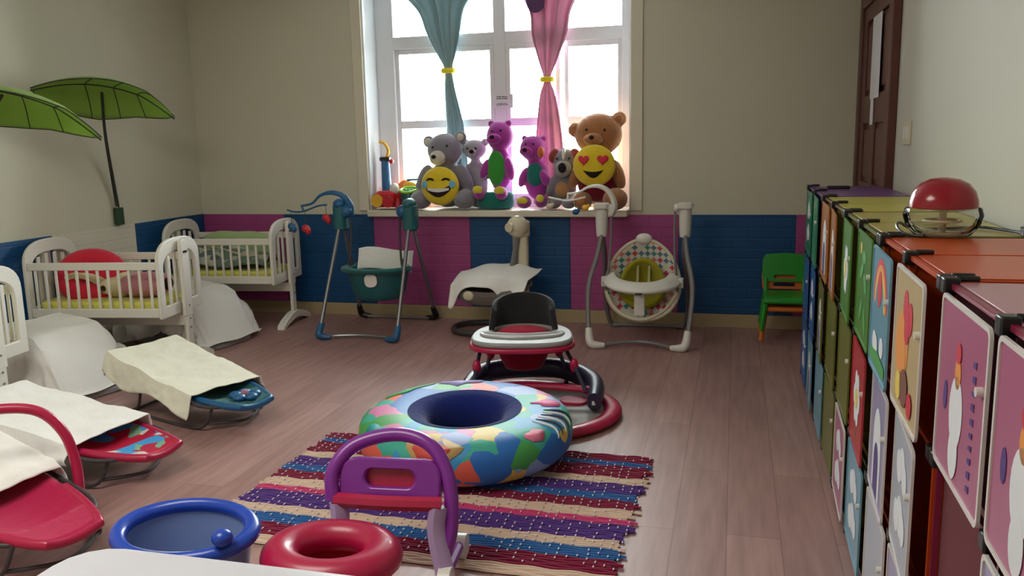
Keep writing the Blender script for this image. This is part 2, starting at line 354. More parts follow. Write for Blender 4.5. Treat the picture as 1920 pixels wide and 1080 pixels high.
# door on the right wall
y0, y1, zt = 5.16, 6.47, 2.36; xd = XR
g = G()
for a, b in ((y0, y0+.10), (y1-.10, y1)): g.box((xd-.025, (a+b)/2, zt/2), (.05, b-a, zt))
g.box((xd-.025, (y0+y1)/2, zt-.05), (.05, y1-y0-.2, .10))
dr = struct('door_1', g, M_dw, 'dark brown panelled door', bevel=.006)
struct('door_leaf', G().box((xd-.006, (y0+y1)/2, (zt-.1)/2), (.012, y1-y0-.2, zt-.1)), M_dw, None, dr, flat=True)
g = G(); a, b = y0+.10, y1-.10; mid = (a+b)/2
for p, q in ((a, a+.13), (mid-.06, mid+.06), (b-.13, b)): g.box((xd-.022, (p+q)/2, (zt-.1)/2), (.024, q-p, zt-.1))
for p, q in ((0, .2), (.98, 1.12), (1.50, 1.68), (2.16, 2.26)): g.box((xd-.022, mid, (p+q)/2), (.022, b-a-.01, q-p))
struct('rail', g, M_dw, None, dr, bevel=.006)
for p, q in ((a+.13, mid-.06), (mid+.06, b-.13)):
    for z0, z1 in ((.2, .98), (1.12, 1.50), (1.68, 2.16)):
        struct('door_panel', G().box(((xd-.018), (p+q)/2, (z0+z1)/2), (.012, q-p-.07, z1-z0-.07)), M_dw, None, dr, bevel=.008)
g = G().box((xd-.05, y0+.16, 1.02), (.02, .04, .16)); g.tube([(xd-.06, y0+.16, 1.06), (xd-.10, y0+.16, 1.06), (xd-.10, y0+.28, 1.06)], .009, sm=3)
struct('door_handle', g, M_grey_metal, None, dr)
n = solo('notice', G().box((xd-.038, 5.76, 1.90), (.002, .34, .50)), M_paper, 'large white sheet of paper stuck high on the dark door', 'notice', flat=True)
n = solo('notice', G().box((xd-.038, 5.83, 1.57), (.002, .12, .16)), M_paper, 'small white paper slip on the dark door under the large sheet', 'notice', flat=True)
t = thing('light_switch', 'beige light switch on the right wall beside the dark door', 'switch', (xd, 4.81, 1.37))
obj('switch_plate', G().box((xd-.005, 4.81, 1.435), (.010, .17, .12)), M_crplast, t, bevel=.003)
for d in (-.035, .035): obj('rocker', G().box((xd-.012, 4.81+d, 1.435), (.008, .045, .07)), M_wplast, t, bevel=.002)
t = thing('notice', 'plastic sleeve notice taped to the window post between the curtains', 'notice', (-1.83, D+.225, 1.70))
obj('sheet', G().box((-1.83, D+.232, 1.755), (.17, .003, .11)), M_paper, t, flat=True)
g = G()
for i, z in enumerate((1.79, 1.775, 1.735, 1.725)):
    x = -1.875
    while x < -1.79: w = random.uniform(.006, .016); g.box((x, D+.2298, z), (w, .001, .008 if i < 2 else .005)); x += w + .004
obj('lettering', g, M_ink, t, flat=True)

# ---------------------------------------------------------------- curtains
def curtain(name, label, m, prof, y, amp, nf, seed):
    t = thing(name, label, 'curtain', (prof[-1][1], y, prof[-1][0]))
    def fn(u, v):
        k = u*(len(prof)-1); i = min(int(k), len(prof)-2); f = k-i; f = f*f*(3-2*f) if False else f
        z, cx, w = [prof[i][q]*(1-f)+prof[i+1][q]*f for q in range(3)]
        s = 2*v-1; a = amp*min(1, w/.2)
        return (cx + w*s + .18*w*math.sin(nf*v*2*PI*.5+seed), y + a*math.sin(nf*v*2*PI+seed+u*.7) + a*.5*math.sin(nf*2.3*v*2*PI+seed*2), z)
    obj('drape', G().grid(fn, 60, 110), m, t, solid=.002)
    return t
def fine(prof, n=30):
    z = [p[0] for p in prof]; return [tuple(v) for v in smooth_path(prof, 6)]
tp = fine([(2.70, -2.36, .40), (2.5, -2.33, .19+.02), (2.32, -2.315, .15), (2.15, -2.29, .085), (2.01, -2.275, .03), (1.85, -2.265, .045), (1.55, -2.23, .075), (1.2, -2.22, .09), (.93, -2.22, .10)])
t = curtain('curtain', 'teal curtain gathered by a yellow band at the window', M_curt_t, tp, D+.20, .018, 7, .3)
obj('tie_band', G().lathe([(.052, -.02), (.060, -.012), (.062, 0), (.060, .012), (.052, .02)], (-2.275, D+.20, 2.01), sy=.7), M_tie, t)
pp = fine([(2.70, -1.43, .36), (2.45, -1.43, .19), (2.25, -1.44, .155), (2.05, -1.45, .08), (1.91, -1.455, .03), (1.78, -1.455, .07), (1.5, -1.45, .115), (1.2, -1.45, .14), (.93, -1.45, .15)])
t = curtain('curtain', 'pink curtain gathered by a yellow band at the window', M_curt_p, pp, D+.20, .018, 7, 1.1)
obj('tie_band', G().lathe([(.048, -.02), (.056, -.012), (.058, 0), (.056, .012), (.048, .02)], (-1.455, D+.20, 1.91), sy=.7), M_tie, t)
obj('round_patch', G().ell((-1.53, D+.16, 2.50), (.075, .012, .085)), mat('dark_purple_felt', (92, 60, 100), .9), t)

# ---------------------------------------------------------------- cradles
def arch_outline(hw, z0, zs, top, n=18):
    o = [(-hw, z0)] + [(-hw*abs(math.cos(PI*i/n))**.72*(1 if math.cos(PI*i/n) > 0 else -1), zs+(top-zs)*math.sin(PI*i/n)**.8) for i in range(n+1)] + [(hw, z0)]
    return o
_cr = {}
def cradle(label, loc, rz):
    t = thing('cradle', label, 'cradle', loc, rz, 'white wooden rocking cradles', local=True)
    L = .90
    for x in (0, -L):
        M = YZp(x-.013, 0, 0)
        e = obj('end_panel', G().ring(arch_outline(.275, .355, .70, .86), arch_outline(.215, .43, .66, .775), .026, M), M_wp, t, bevel=.006)
        for y in (-.13, -.045, .045, .13):
            zt_ = .68+.085*math.sqrt(max(0, 1-(y/.22)**2)); obj('spindle', G().box((x, y, (.42+zt_)/2), (.014, .028, zt_-.42)), M_wp, e, bevel=.003)
    for y in (-.255, .255):
        obj('top_rail', G().box((-L/2, y, .70), (L-.03, .022, .05)), M_wp, t, bevel=.005)
        obj('bottom_rail', G().box((-L/2, y, .395), (L-.03, .022, .06)), M_wp, t, bevel=.005)
        for k in range(12):
            x = -.06 - k*(L-.12)/11; key = ('s', y)
            if key not in _cr:
                sp = obj('spindle', G().box((0, y, .55), (.017, .012, .26)), M_wp, t, bevel=.003); _cr[key] = sp; sp.location.x = x
            else:
                sp = _cr[key].copy(); COL.objects.link(sp); sp.parent = t; sp.location.x = x
    obj('bed_base', G().box((-L/2, 0, .375), (L-.03, .49, .014)), M_wp, t, flat=True)
    for x, s in ((.04, 1), (-L-.04, -1)):
        g = G().prism(arch_outline(.045, .33, .80, .845, 10), .028, YZp(x-.014, 0, 0)); p = obj('post', g, M_wp, t, bevel=.005)
        obj('lower_post', G().box((x, 0, .20), (.026, .066, .27)), M_wp, p, bevel=.004)
        obj('slot', G().box((x+s*.0145, 0, .76), (.004, .05, .016)), M_blk, p, flat=True)
        for z in (.31, .25, .40): obj('bolt', G().cyl((x+s*.012, 0, z), (x+s*.018, 0, z), .006, 8), M_grey_metal, p)
        o = [(-.28, 0), (-.27, .03), (-.2, .062), (-.08, .098), (0, .105), (.08, .098), (.2, .062), (.27, .03), (.28, 0), (.23, 0), (.15, .025), (.05, .045), (0, .047), (-.05, .045), (-.15, .025), (-.23, 0)]
        g = G(); n = 8; M = YZp(x-.03, 0, 0)
        g.ring([o[i] for i in range(9)], [o[9], ] and [(-.23, 0), (-.22, .004), (-.15, .025), (-.05, .045), (0, .047), (.05, .045), (.15, .025), (.22, .004), (.23, 0)], .06, M, closed=False)
        obj('foot', g, M_wp, t, bevel=.005)
    obj('stretcher', G().box((-L/2, 0, .30), (L+.06, .022, .075)), M_wp, t, bevel=.004)
    return Matrix.Translation(loc) @ Matrix.Rotation(rz, 4, 'Z')
def mattress(M, label):
    solo('mattress', G().rbox((-.45, 0, .425), (.84, .46, .075), .06).xf(M), M_yel, label, 'mattress', 'yellow cradle mattresses', bevel=.004)
ca = cradle('white wooden cradle by the left wall holding a red round pillow', (-3.57, 4.83, 0), .15)
mattress(ca, 'yellow mattress under the red pillow in the middle cradle on the left')
cb = cradle('white wooden cradle in the corner under the pink panels with a striped blanket', (-3.52, 6.14, 0), .10)
mattress(cb, 'yellow mattress under the striped blanket in the corner cradle')
cc = cradle('white wooden cradle cut by the left picture edge with a white cloth behind it', (-3.70, 3.43, 0), .15)
mattress(cc, 'yellow mattress in the cradle cut off by the left picture edge')
# bedding in the middle cradle
M_rp = cloth('red_pillow_fabric', (206, 44, 66)); M_pk = cloth('dusty_pink_fabric', (196, 132, 140)); M_cr = cloth('cream_fabric', (214, 198, 158))
Mp = ca @ Matrix.Translation((-.63, .02, .595)) @ Matrix.Rotation(.5, 4, 'Z') @ Matrix.Rotation(1.05, 4, 'X')
def torus(R, r, sx=1, sy=1, sz=1, nu=36, nv=14):
    return G().grid(lambda u, v: ((R+r*math.cos(2*PI*v))*math.cos(2*PI*u)*sx, (R+r*math.cos(2*PI*v))*math.sin(2*PI*u)*sy, r*math.sin(2*PI*v)*sz), nu, nv, True, True)
t = thing('nursing_pillow', 'red ring shaped pillow with cream bands lying in the middle cradle', 'pillow', tuple(ca @ Vector((-.63, 0, .465))))
obj('cushion', torus(.125, .075, 1.15, 1, .9).xf(Mp), M_rp, t)
for q, w in ((.0, .02), (.045, .015)):
    obj('cream_band', G().tube([Mp @ Vector((-.19+q*1.5, -.06, .02)), Mp @ Vector((-.12+q, -.02, .075)), Mp @ Vector((-.02+q, -.04, .08)), Mp @ Vector((.07+q, -.10, .06)), Mp @ Vector((.12+q, -.15, .03))], w, sm=6, flat=.6), M_cr, t)
obj('red_pad', G().ell((0, 0, .0), (.11, .10, .05)).xf(Mp), M_rp, t)
g = G().grid(lambda u, v: (-.44+.13*math.sin(2*PI*v)*(.25+.75*math.sin(PI*u)**.5)*.6 + .05*math.sin(3*u), -.17+.34*u, .54+.075*math.cos(2*PI*v)*(.3+.7*math.sin(PI*u)**.5)+.008*math.sin(14*u)), 20, 18, False, True)
solo('small_cushion', g.xf(ca), M_cr, 'beige cushion beside the red pillow in the middle cradle', 'cushion')
g = G().grid(lambda u, v: (-.37+.30*u, -.02+.135*math.cos(2*PI*v)*(.5+.5*math.sin(PI*u)**.4), .545+.082*math.sin(2*PI*v)*(.5+.5*math.sin(PI*u)**.4)+.006*math.sin(25*u+4*v)), 24, 18, False, True)
solo('rolled_blanket', g.xf(ca), M_pk, 'dusty pink rolled blanket at the right end of the middle cradle', 'blanket')
# bedding in the corner cradle
M_gp = cloth('pale_green_fabric', (168, 190, 140)); M_bl = patch_mat('striped_blanket', [(120, 140, 130), (150, 170, 150), (96, 112, 116), (120, 140, 130), (190, 196, 180)], 16)
g = G().grid(lambda u, v: (-.80+.60*u, .16+.05*math.cos(2*PI*v)*math.sin(PI*u)**.3, .60+.15*math.sin(2*PI*v)*math.sin(PI*(.12+.76*u))**.5+.01*math.sin(9*u)), 26, 16, False, True)
solo('pillow', g.xf(cb), M_gp, 'pale green pillow leaning against the far side of the corner cradle', 'pillow')
g = G().grid(lambda u, v: (-.83+.72*u, -.19+.32*v, .50+.14*math.sin(PI*v)*(1-.45*u)+.016*math.sin(9*u+5*v)+.01*math.sin(23*v)), 30, 24)
solo('blanket', g.xf(cb), M_bl, 'grey green patterned blanket heaped in the corner cradle', 'blanket', solid=.02)
g = G().tube([cb @ Vector(p) for p in ((-.78, -.2, .66), (-.6, -.2, .665), (-.45, -.19, .64), (-.3, -.2, .60), (-.1, -.2, .58))], .006, sm=5)
solo('cord', g, M_cr, 'pale cord draped over the blanket in the corner cradle', 'cord')

# ---------------------------------------------------------------- leaf canopies
def leaf(label, c, ang, L, Wd, tilt, roll, stem):
    base_ = stem[0]
    t = thing('leaf_canopy', label, 'leaf canopy', base_)
    M = Matrix.Translation(c) @ Matrix.Rotation(ang, 4, 'Z') @ Matrix.Rotation(tilt, 4, 'Y') @ Matrix.Rotation(roll, 4, 'X')
    def sh(u, v):
        x = (2*u-1); s = 2*v-1
        w = Wd*max(0, 1-abs(x)**2.1)**.75*(1 if x < 0 else (1-.35*x))
        return (x*L, s*w, .12*(1-x*x) - .13*(s*s)*(w/Wd) + .02*abs(s) - .10*max(0, x-.5)**1.0)
    obj('leaf_blade', G().grid(sh, 34, 18).xf(M), M_leaf, t, solid=.003)
    g = G().tube([Vector(sh(i/20, .5)) for i in range(21)], .006); 
    for e in (0, 1): g.tube([Vector(sh(i/24, e)) for i in range(25)], .004)
    for xx in (.35, .55, .72):
        for e in (0, 1): g.tube([Vector(sh(xx+(.10*abs(2*v-1)), v)) - Vector((0, 0, .004)) for v in [(.5+(e-.5)*k/8) for k in range(9)]], .003)
    obj('leaf_rib', g.xf(M), M_leafd, t)
    obj('stem', G().tube(stem, [.016, .012, .009], sm=6), M_leafd, t)
    b = stem[0]
    obj('wall_bracket', G().rbox((XL+.03, b[1], b[2]-.02), (.05, .07, .13), .015), M_bracket, t)
    obj('bracket_cap', G().rbox((XL+.03, b[1], b[2]+.052), (.03, .045, .02), .01), M_wplast, t)
leaf('green fabric leaf canopy on a dark stem above the middle cradle', (-4.15, 5.00, 1.755), .82, .445, .29, .16, -.42,
     [(XL+.03, 5.43, .96), (-4.47, 5.38, 1.2), (-4.38, 5.24, 1.55), (-4.24, 5.08, 1.83)])
leaf('green fabric leaf canopy cut off by the left picture edge', (-4.10, 4.14, 1.66), .93, .50, .28, .24, -.30,
     [(XL+.03, 4.18, .96), (-4.44, 4.17, 1.25), (-4.33, 4.15, 1.55), (-4.12, 4.12, 1.76)])

# ---------------------------------------------------------------- draped rockers between the cradles
def drape(c, ax, ang, L, Wd, zf, drop, hem, seed, flare=.06, enddrop=(.05, .05), flat_to=.62, eu0=.82):
    M = Matrix.Translation(c) @ Matrix.Rotation(ang, 4, 'Z')
    def fn(u, v):
        s = 2*v-1; x = L*(u-.5); z = zf(u); a = abs(s); e = max(0, (a-flat_to)/(1-flat_to)); eu = max(0, (abs(2*u-1)-eu0)/(1-eu0))
        d = drop(u, s); ed = enddrop[0] if u < .5 else enddrop[1]
        x -= math.copysign(eu*min(.11, ed*.5), u-.5)*(1 if eu0 > .5 else .2)
        nn = noise.noise(Vector((x*5+seed*3, s*2.2, seed))); n2 = noise.noise(Vector((x*16, s*5, seed*7)))
        y = Wd*math.copysign(min(a, flat_to)/flat_to + .12*e, s) + math.copysign(flare*e*(1+.7*math.sin(9*u+seed)+1.2*n2), s)
        ee = max(e*d, eu**1.5*ed) + .3*min(e*d, eu**1.5*ed)
        zz = z - .03*(1-a*a)*.4 - ee + .016*nn*(.6+a) + .006*n2 + .012*e*math.sin(11*u+seed)
        if eu > 0: x += .02*math.sin(5*s+seed)*eu*min(1, ed*5)
        return (x, y, max(zz, hem+.004*math.sin(30*u+12*s)+.004))
    return G().grid(fn, 64, 56).xf(M)
M_pg = plastic('pale_grey_plastic', (150, 148, 146), .5)
def soothing_seat(label, x, y, rz, clab, seed):
    t = thing('baby_rocker', label, 'rocker', (x, y, 0), rz, 'low baby rockers on grey bases', local=True)
    obj('floor_base', G().rbox((0, 0, .02), (.80, .50, .04), .12), M_pg, t, bevel=.004)
    obj('pedestal', G().lathe([(.13, .04), (.10, .07), (.07, .10), (.07, .16), (.12, .19)], (0, 0, 0)), M_dkgrey, t)
    g = G().grid(lambda u, v: (-.32+.58*u, .17*(2*v-1)*(math.sin(PI*(.12+.8*u))**.4), .20 + .08*(2*v-1)**2 + .08*(1-u)**1.6), 20, 14)
    obj('seat_shell', g, M_pg, t, solid=.02)
    OFF[0] = Vector((0, 0, 0))
    g = drape((x, y, 0), 0, rz, .86, .22, lambda u: .41+.05*(1-u)-.05*u*u, lambda u, s: .27+.06*math.sin(5*u+seed)+(.06 if s < 0 else 0), .045, seed, .09, (.2, .34), .34, .38)
    solo('draped_sheet', g, M_sheet, clab, 'sheet', solid=.004)
soothing_seat('low rocker on a grey base behind the middle cradle', -3.93, 5.42, -.12, 'crumpled white sheet draped over the rocker behind the middle cradle', 1.3)
soothing_seat('low rocker on a grey base between the two nearer cradles', -3.98, 4.10, -.2, 'long white sheet draped over the rocker between the two nearer cradles', 2.6)

# ---------------------------------------------------------------- bouncers with cloths
M_flow = patch_mat('crimson_flower_print', [(186, 24, 60), (180, 30, 70), (210, 200, 190), (186, 24, 60), (120, 170, 140), (60, 150, 210), (186, 24, 60)], 14)
def bouncer(label, x, y, rz, m_pad, mrim, zh, L=.86):
    t = thing('baby_bouncer', label, 'bouncer', (x, y, 0), rz, 'baby bouncers on the floor', local=True)
    zf = lambda u: zh*(1-u)**1.3 + .10 + .03*u
    g = G()
    for s in (-1, 1):
        g.tube([(-L/2, s*.12, zf(0)), (-L/2+.12, s*.20, zf(.12)), (0, s*.22, zf(.5)), (L/2-.16, s*.20, zf(.85)), (L/2-.03, s*.10, zf(.97))], .009, sm=5)
        g.tube([(-.16, s*.22, zf(.3)), (-.22, s*.21, .06), (-.30, s*.20, .010), (-.05, s*.21, .010), (.20, s*.20, .010), (.32, s*.18, .03), (.36, s*.15, zf(.93))], .008, sm=5)
    g.tube([(-.30, -.20, .010), (-.36, 0, .010), (-.30, .20, .010)], .008, sm=6); g.tube([(.33, -.17, .04), (.42, 0, .03), (.33, .17, .04)], .008, sm=6)
    obj('wire_frame', g, M_dkgrey, t)
    def pad(u, v):
        s = 2*v-1; w = .20*math.sin(PI*(.10+.83*u))**.45
        return (-L/2+L*1.04*u, s*w*.94, zf(u)+.005-.05*(1-s*s)*(1 if u < .8 else .3))
    obj('seat_pad', G().grid(pad, 30, 16), m_pad, t, solid=.03)
    g = G().tube([Vector(pad(.62+.38*k/10, 0)) for k in range(11)] + [Vector(pad(1, k/8)) for k in range(1, 8)] + [Vector(pad(1-.38*k/10, 1)) for k in range(11)], .018, seg=10)
    obj('pad_rim', g, mrim, t)
    return t, zf
t, zf = bouncer('bouncer under an ivory cloth with a teal foot end, between the cradle and the rug', -2.84, 3.90, -.36, M_tealdk, M_tealb, .17, .95)
for a in range(5): obj('petal', G().ell((.40+.05*math.cos(a*1.257), .02+.05*math.sin(a*1.257), .155), (.036, .036, .02)), M_tealb, t)
obj('flower_centre', G().ell((.40, .02, .165), (.022, .022, .02)), plush('dusty_pink_plush', (180, 120, 140)), t)
OFF[0] = Vector((0, 0, 0))
solo('draped_sheet', drape((-2.97, 3.95, 0), 0, -.36, .84, .215, lambda u: .205+.15*(1-u)**1.3, lambda u, s: .12+.02*math.sin(6*u), .02, .4, .012, (.14, .0), .60), M_sheet2, 'ivory sheet drawn tight over the bouncer with the teal foot end', 'sheet', solid=.004)
t, zf = bouncer('bouncer with a crimson flowered foot end under a white cloth, nearer than the teal one', -2.90, 3.09, -.14, M_flow, M_crim, .14, .95)
OFF[0] = Vector((0, 0, 0))
solo('draped_sheet', drape((-3.10, 3.10, 0), 0, -.14, .88, .215, lambda u: .215+.11*(1-u)**1.2, lambda u, s: (.10+.15*math.exp(-((u-.70)/.15)**2)) if s < 0 else .12, .012, 2.2, .03, (.1, .0), .6), M_sheet, 'white sheet hanging to the floor over the crimson flowered bouncer', 'sheet', solid=.004)
t, zf = bouncer('bouncer with a crimson toy bar cut by the lower left picture edge', -2.62, 2.38, -.28, cloth('crimson_fabric', (176, 26, 74)), M_crim, .16, .86)
g = G().tube([(.12, .24, .12), (.10, .25, .24), (.07, .23, .37), (.01, .17, .46), (-.07, .05, .485), (-.12, -.10, .47), (-.12, -.20, .38), (-.1, -.25, .22), (-.08, -.24, .12)], .020, sm=7, seg=12)
obj('toy_bar', g, M_crim, t)
OFF[0] = Vector((0, 0, 0))
solo('draped_sheet', drape((-2.86, 2.45, 0), 0, -.28, .62, .21, lambda u: .245+.12*(1-u)**1.2, lambda u, s: .13, .015, 3.4, .02, (.1, .02), .7), M_sheet, 'white sheet over the bouncer with the crimson toy bar', 'sheet', solid=.004)

# ---------------------------------------------------------------- swings along the back wall
# teal swing
t = thing('baby_swing', 'teal baby swing with grey A-frame legs and a hanging bucket seat', 'baby swing', (-2.66, 6.0, 0))
hy = 5.98
for sx_, x in ((-1, -2.93), (1, -2.36)):
    h = obj('motor_head', G().rbox((x, hy, .885), (.105, .13, .20), .04), M_teal, t)
    obj('pivot_cap', G().ell((x-sx_*.055, hy-.02, .93), (.05, .045, .05)), M_tealb, h)
    obj('head_cap', G().ell((x, hy-.01, .985), (.052, .065, .045)), M_tealb if sx_ < 0 else M_teal, h)
    for fy, xo in ((5.60, sx_*.0), (6.40, sx_*.02)):
        fx = x + (-.05 if sx_ < 0 else .0) + xo
        l = obj('leg', G().tube([(x, hy+(-.04 if fy < 6 else .04), .82), (fx, fy, .03)], .0145, seg=10), M_grey_metal, t)
        obj('foot_cap', G().tube([(fx+(x-fx)*.13, fy+(hy-fy)*.13, .12), (fx, fy, .045), (fx-sx_*.03, fy+.005, .026), (fx-sx_*.09, fy+.015, .022)], [.022, .028, .024, .016], sm=3, seg=10), M_tealb if fy < 6 else M_blk, l)
    obj('hanger_arm', G().tube([(x-sx_*.07, hy-.02, .92), (x-sx_*.085, hy-.02, .75), (x-sx_*.07, hy-.05, .56), (x-sx_*.055, hy-.06, .50)], .009, sm=4), M_dkgrey, t)
obj('front_bar', G().tube([(-2.93, 5.615, .024), (-2.85, 5.66, .026), (-2.67, 5.70, .026), (-2.47, 5.665, .026), (-2.39, 5.615, .024)], .011, sm=5), M_grey_metal, t)
obj('rear_bar', G().tube([(-2.95, 6.40, .02), (-2.38, 6.40, .02)], .011), M_grey_metal, t)
def bucket(cx, cy, zt_, zb, rx, ry):
    return G().grid(lambda u, v: (cx+rx*math.cos(2*PI*u)*(.55+.45*v**.5), cy+ry*math.sin(2*PI*u)*(.55+.45*v**.5), zb+(zt_-zb)*v**1.5+(.07*max(0, math.sin(2*PI*u)) if v > .5 else 0)*(v-.5)*2), 40, 14, True)
g = bucket(-2.62, 5.93, .50, .27, .235, .19); g.grid(lambda u, v: (-2.62+.13*v*math.cos(2*PI*u), 5.93+.105*v*math.sin(2*PI*u), .27), 40, 3, True)
obj('seat_bucket', g, M_teal, t, solid=.012)
g = G().tube([(-2.62+.255*math.cos(a), 5.92+.215*math.sin(a), .505) for a in [PI*1.0+PI*i/16 for i in range(17)]], .020, flat=1.6, seg=10)
obj('tray_rim', g, M_tealdk, t)
obj('seat_pad', G().grid(lambda u, v: (-2.62+.20*math.sin(PI*(u-.5))*(1-.2*v), 6.02+.09*math.cos(PI*(u-.5))-.07*(1-v), .34+.22*v), 22, 12), M_tealdk, t, solid=.02)
mob = obj('mobile_arm', G().tube([(-2.85, 5.98, .90), (-2.845, 5.97, .97), (-2.89, 5.96, 1.045), (-2.98, 5.95, 1.075), (-3.08, 5.95, 1.055), (-3.15, 5.94, .995), (-3.24, 5.93, .975)], [.020, .020, .018, .015, .010, .008, .007], sm=6, flat=1.3), M_tealb, t)
obj('mobile_bar', G().tube([(-3.36, 5.93, .945), (-3.30, 5.93, .93), (-3.22, 5.93, .935), (-3.10, 5.93, .975), (-3.02, 5.93, .985)], .007, sm=5), M_tealb, mob)
obj('mobile_post', G().tube([(-3.22, 5.93, .935), (-3.235, 5.93, .978)], .008), M_tealb, mob)
for k, (x, z, m) in enumerate(((-3.03, .885, M_red), (-3.21, .80, M_red), (-3.33, .815, M_tealb))):
    a = obj('hanging_toy', G().ell((x, 5.93, z), (.033, .028, .030), rot=Matrix.Rotation(.5, 3, 'Y')).ell((x+.022, 5.92, z-.018), (.022, .02, .028)), m, t)
    obj('cord', G().tube([(x, 5.93, z+.02), (x, 5.93, .94+.04*(k == 0))], .002, seg=5), M_blk, a)
g = G().grid(lambda u, v: (-2.575+.235*math.sin(2.5*(u-.5)), 5.945+.125*math.cos(2.5*(u-.5))-.055*v+.006*math.sin(9*u+3*v), .645-.16*v+.010*math.sin(7*u)-.02*u), 34, 12)
solo('seat_cloth', g, M_sheet, 'white cloth lining the back of the teal swing seat', 'cloth', solid=.005)
g = G().rbox((0, 0, 0), (.10, .10, .014), .04).xf(frame((-2.60, 5.735, .435), (1, 0, .1), (-.1, 0, 1)))
solo('folded_cloth', g, M_sheet, 'small white cloth hanging over the front of the teal swing seat', 'cloth')
# white swing with printed seat
M_tube = mat('warm_grey_tube', (128, 124, 126), .45, metal=.2); M_plus = plus_mat(); M_olive = cloth('olive_pad', (160, 152, 40)); M_strap = cloth('pale_strap', (190, 186, 140))
t = thing('baby_swing', 'white and grey baby swing with a plus sign print seat and white tray', 'baby swing', (-.62, 6.05, 0))
for s, x in ((-1, -.92), (1, -.33)):
    h = obj('motor_head', G().tube([(x, 6.05, .745), (x, 6.05, .80), (x, 6.05, .90), (x-s*.0, 6.05, .955)], [.038, .042, .046, .040], sm=4, seg=14), M_wplast, t)
    obj('head_cap', G().rbox((x, 6.04, .965), (.11, .10, .045), .03), M_wplast, h)
    obj('knob', G().ell((x-s*.06, 6.04, .95), (.022, .03, .03)), M_wplast, h)
    obj('leg', G().tube([(x, 6.03, .76), (x+s*.02, 5.97, .62), (x+s*.065, 5.86, .42), (x+s*.055, 5.76, .20), (x+s*.03, 5.69, .03)], .020, sm=6, seg=12, flat=.8), M_tube, t)
    obj('leg', G().tube([(x, 6.07, .76), (x-s*.01, 6.12, .60), (x+s*.01, 6.27, .35), (x+s*.01, 6.37, .15), (x-s*.02, 6.40, .025), (x-s*.08, 6.40, .02)], .018, sm=6, seg=12), M_tube, t)
    obj('foot_cap', G().tube([(x+s*.045, 5.73, .135), (x+s*.035, 5.70, .06), (x+s*.01, 5.69, .028), (x-s*.07, 5.70, .022)], [.024, .030, .030, .018], sm=4, seg=12), M_wplast, t)
    obj('hanger_arm', G().tube([(x-s*.07, 6.04, .94), (x-s*.07, 6.02, .70), (x-s*.055, 5.97, .48), (x-s*.04, 5.92, .36)], .009, sm=5), M_tube, t)
obj('front_bar', G().tube([(-.87, 5.70, .022), (-.76, 5.76, .030), (-.62, 5.80, .034), (-.48, 5.76, .030), (-.38, 5.70, .022)], .013, sm=5), M_tube, t)
obj('rear_bar', G().tube([(-.88, 6.40, .02), (-.36, 6.40, .02)], .013), M_tube, t)
def egg(u, v, k=1.0, dz=0, dy=0):         # u round, v 0 centre .. 1 rim; shell leaning back
    a = 2*PI*u; w = .262*k*(1-.10*math.sin(a)); hgt = (.30 if math.sin(a) > 0 else .27)*k
    x = w*math.cos(a)*v; q = hgt*math.sin(a)*v
    return (-.62+x, 6.00+.30*q+.13*(1-v**2)*1.0-.0+dy, .425+q*.98+dz)
obj('seat_shell', G().grid(lambda u, v: egg(u, v), 56, 12, True), M_plus, t, solid=.02)
obj('shell_rim', G().tube([egg(i/48, 1) for i in range(48)], .013, closed=True), M_crplast, t)
obj('head_cap', G().ell((-.62, 6.085, .725), (.06, .03, .04)), M_wplast, t)
obj('inner_pad', G().grid(lambda u, v: egg(u, v, .60, -.015, -.03), 40, 10, True), M_olive, t, solid=.025)
for x in (-.66, -.58): obj('strap', G().tube([(x, 6.055, .56), (x, 6.03, .45), (x, 5.98, .36)], .013, sm=4, flat=.4), M_strap, t)
g = G().grid(lambda u, v: (-.62+(.275-.0*v)*math.cos(PI+PI*u)*(1-.30*v), 5.99+.25*math.sin(PI+PI*u)*(1-.32*v), .385+.05*abs(2*u-1)**2+.055*v+.012*math.sin(PI*v)), 40, 8)
tr = obj('tray', g, M_wplast, t, solid=.03)
obj('tray_badge', G().rbox((-.62, 5.727, .385), (.045, .006, .014), .004), M_dkgrey, tr)
for s in (-1, 1): obj('tray_clip', G().rbox((-.62+s*.272, 5.96, .43), (.035, .06, .07), .012), M_wplast, tr)
obj('crotch_post', G().rbox((-.62, 5.80, .30), (.075, .03, .16), .012), M_wplast, t)
obj('belly_bar', G().tube([(-.87, 5.90, .37), (-.80, 5.82, .27), (-.70, 5.77, .215), (-.62, 5.76, .20), (-.54, 5.77, .215), (-.44, 5.82, .27), (-.37, 5.90, .37)], .011, sm=5), M_crplast, t)
mob = obj('mobile_arm', G().tube([(-.85, 6.04, .90), (-.825, 6.03, .97), (-.86, 6.03, 1.06), (-.93, 6.02, 1.105), (-1.01, 6.02, 1.10), (-1.08, 6.0, 1.065), (-1.16, 6.0, 1.055)], [.024, .022, .018, .015, .010, .008, .007], sm=6, flat=1.3), M_wplast, t)
obj('mobile_bar', G().tube([(-1.30, 6.0, 1.03), (-1.23, 6.0, 1.015), (-1.16, 6.0, 1.005), (-1.09, 6.0, 1.015), (-1.03, 6.0, 1.03)], .007, sm=5), M_wplast, mob)
obj('mobile_post', G().tube([(-1.16, 6.0, 1.005), (-1.155, 6.0, 1.055)], .007), M_wplast, mob)
for x, z, m in ((-1.29, .965, M_crplast), (-1.03, .955, M_yelp), (-1.10, .925, M_tealb)):
    a = obj('hanging_toy', G().ell((x, 6.0, z), (.026, .02, .022)).ell((x+.02, 6.0, z+.012), (.014, .014, .014)), m, t)
    obj('cord', G().tube([(x, 6.0, z+.015), (x, 6.0, 1.02)], .0018, seg=5), M_blk, a)
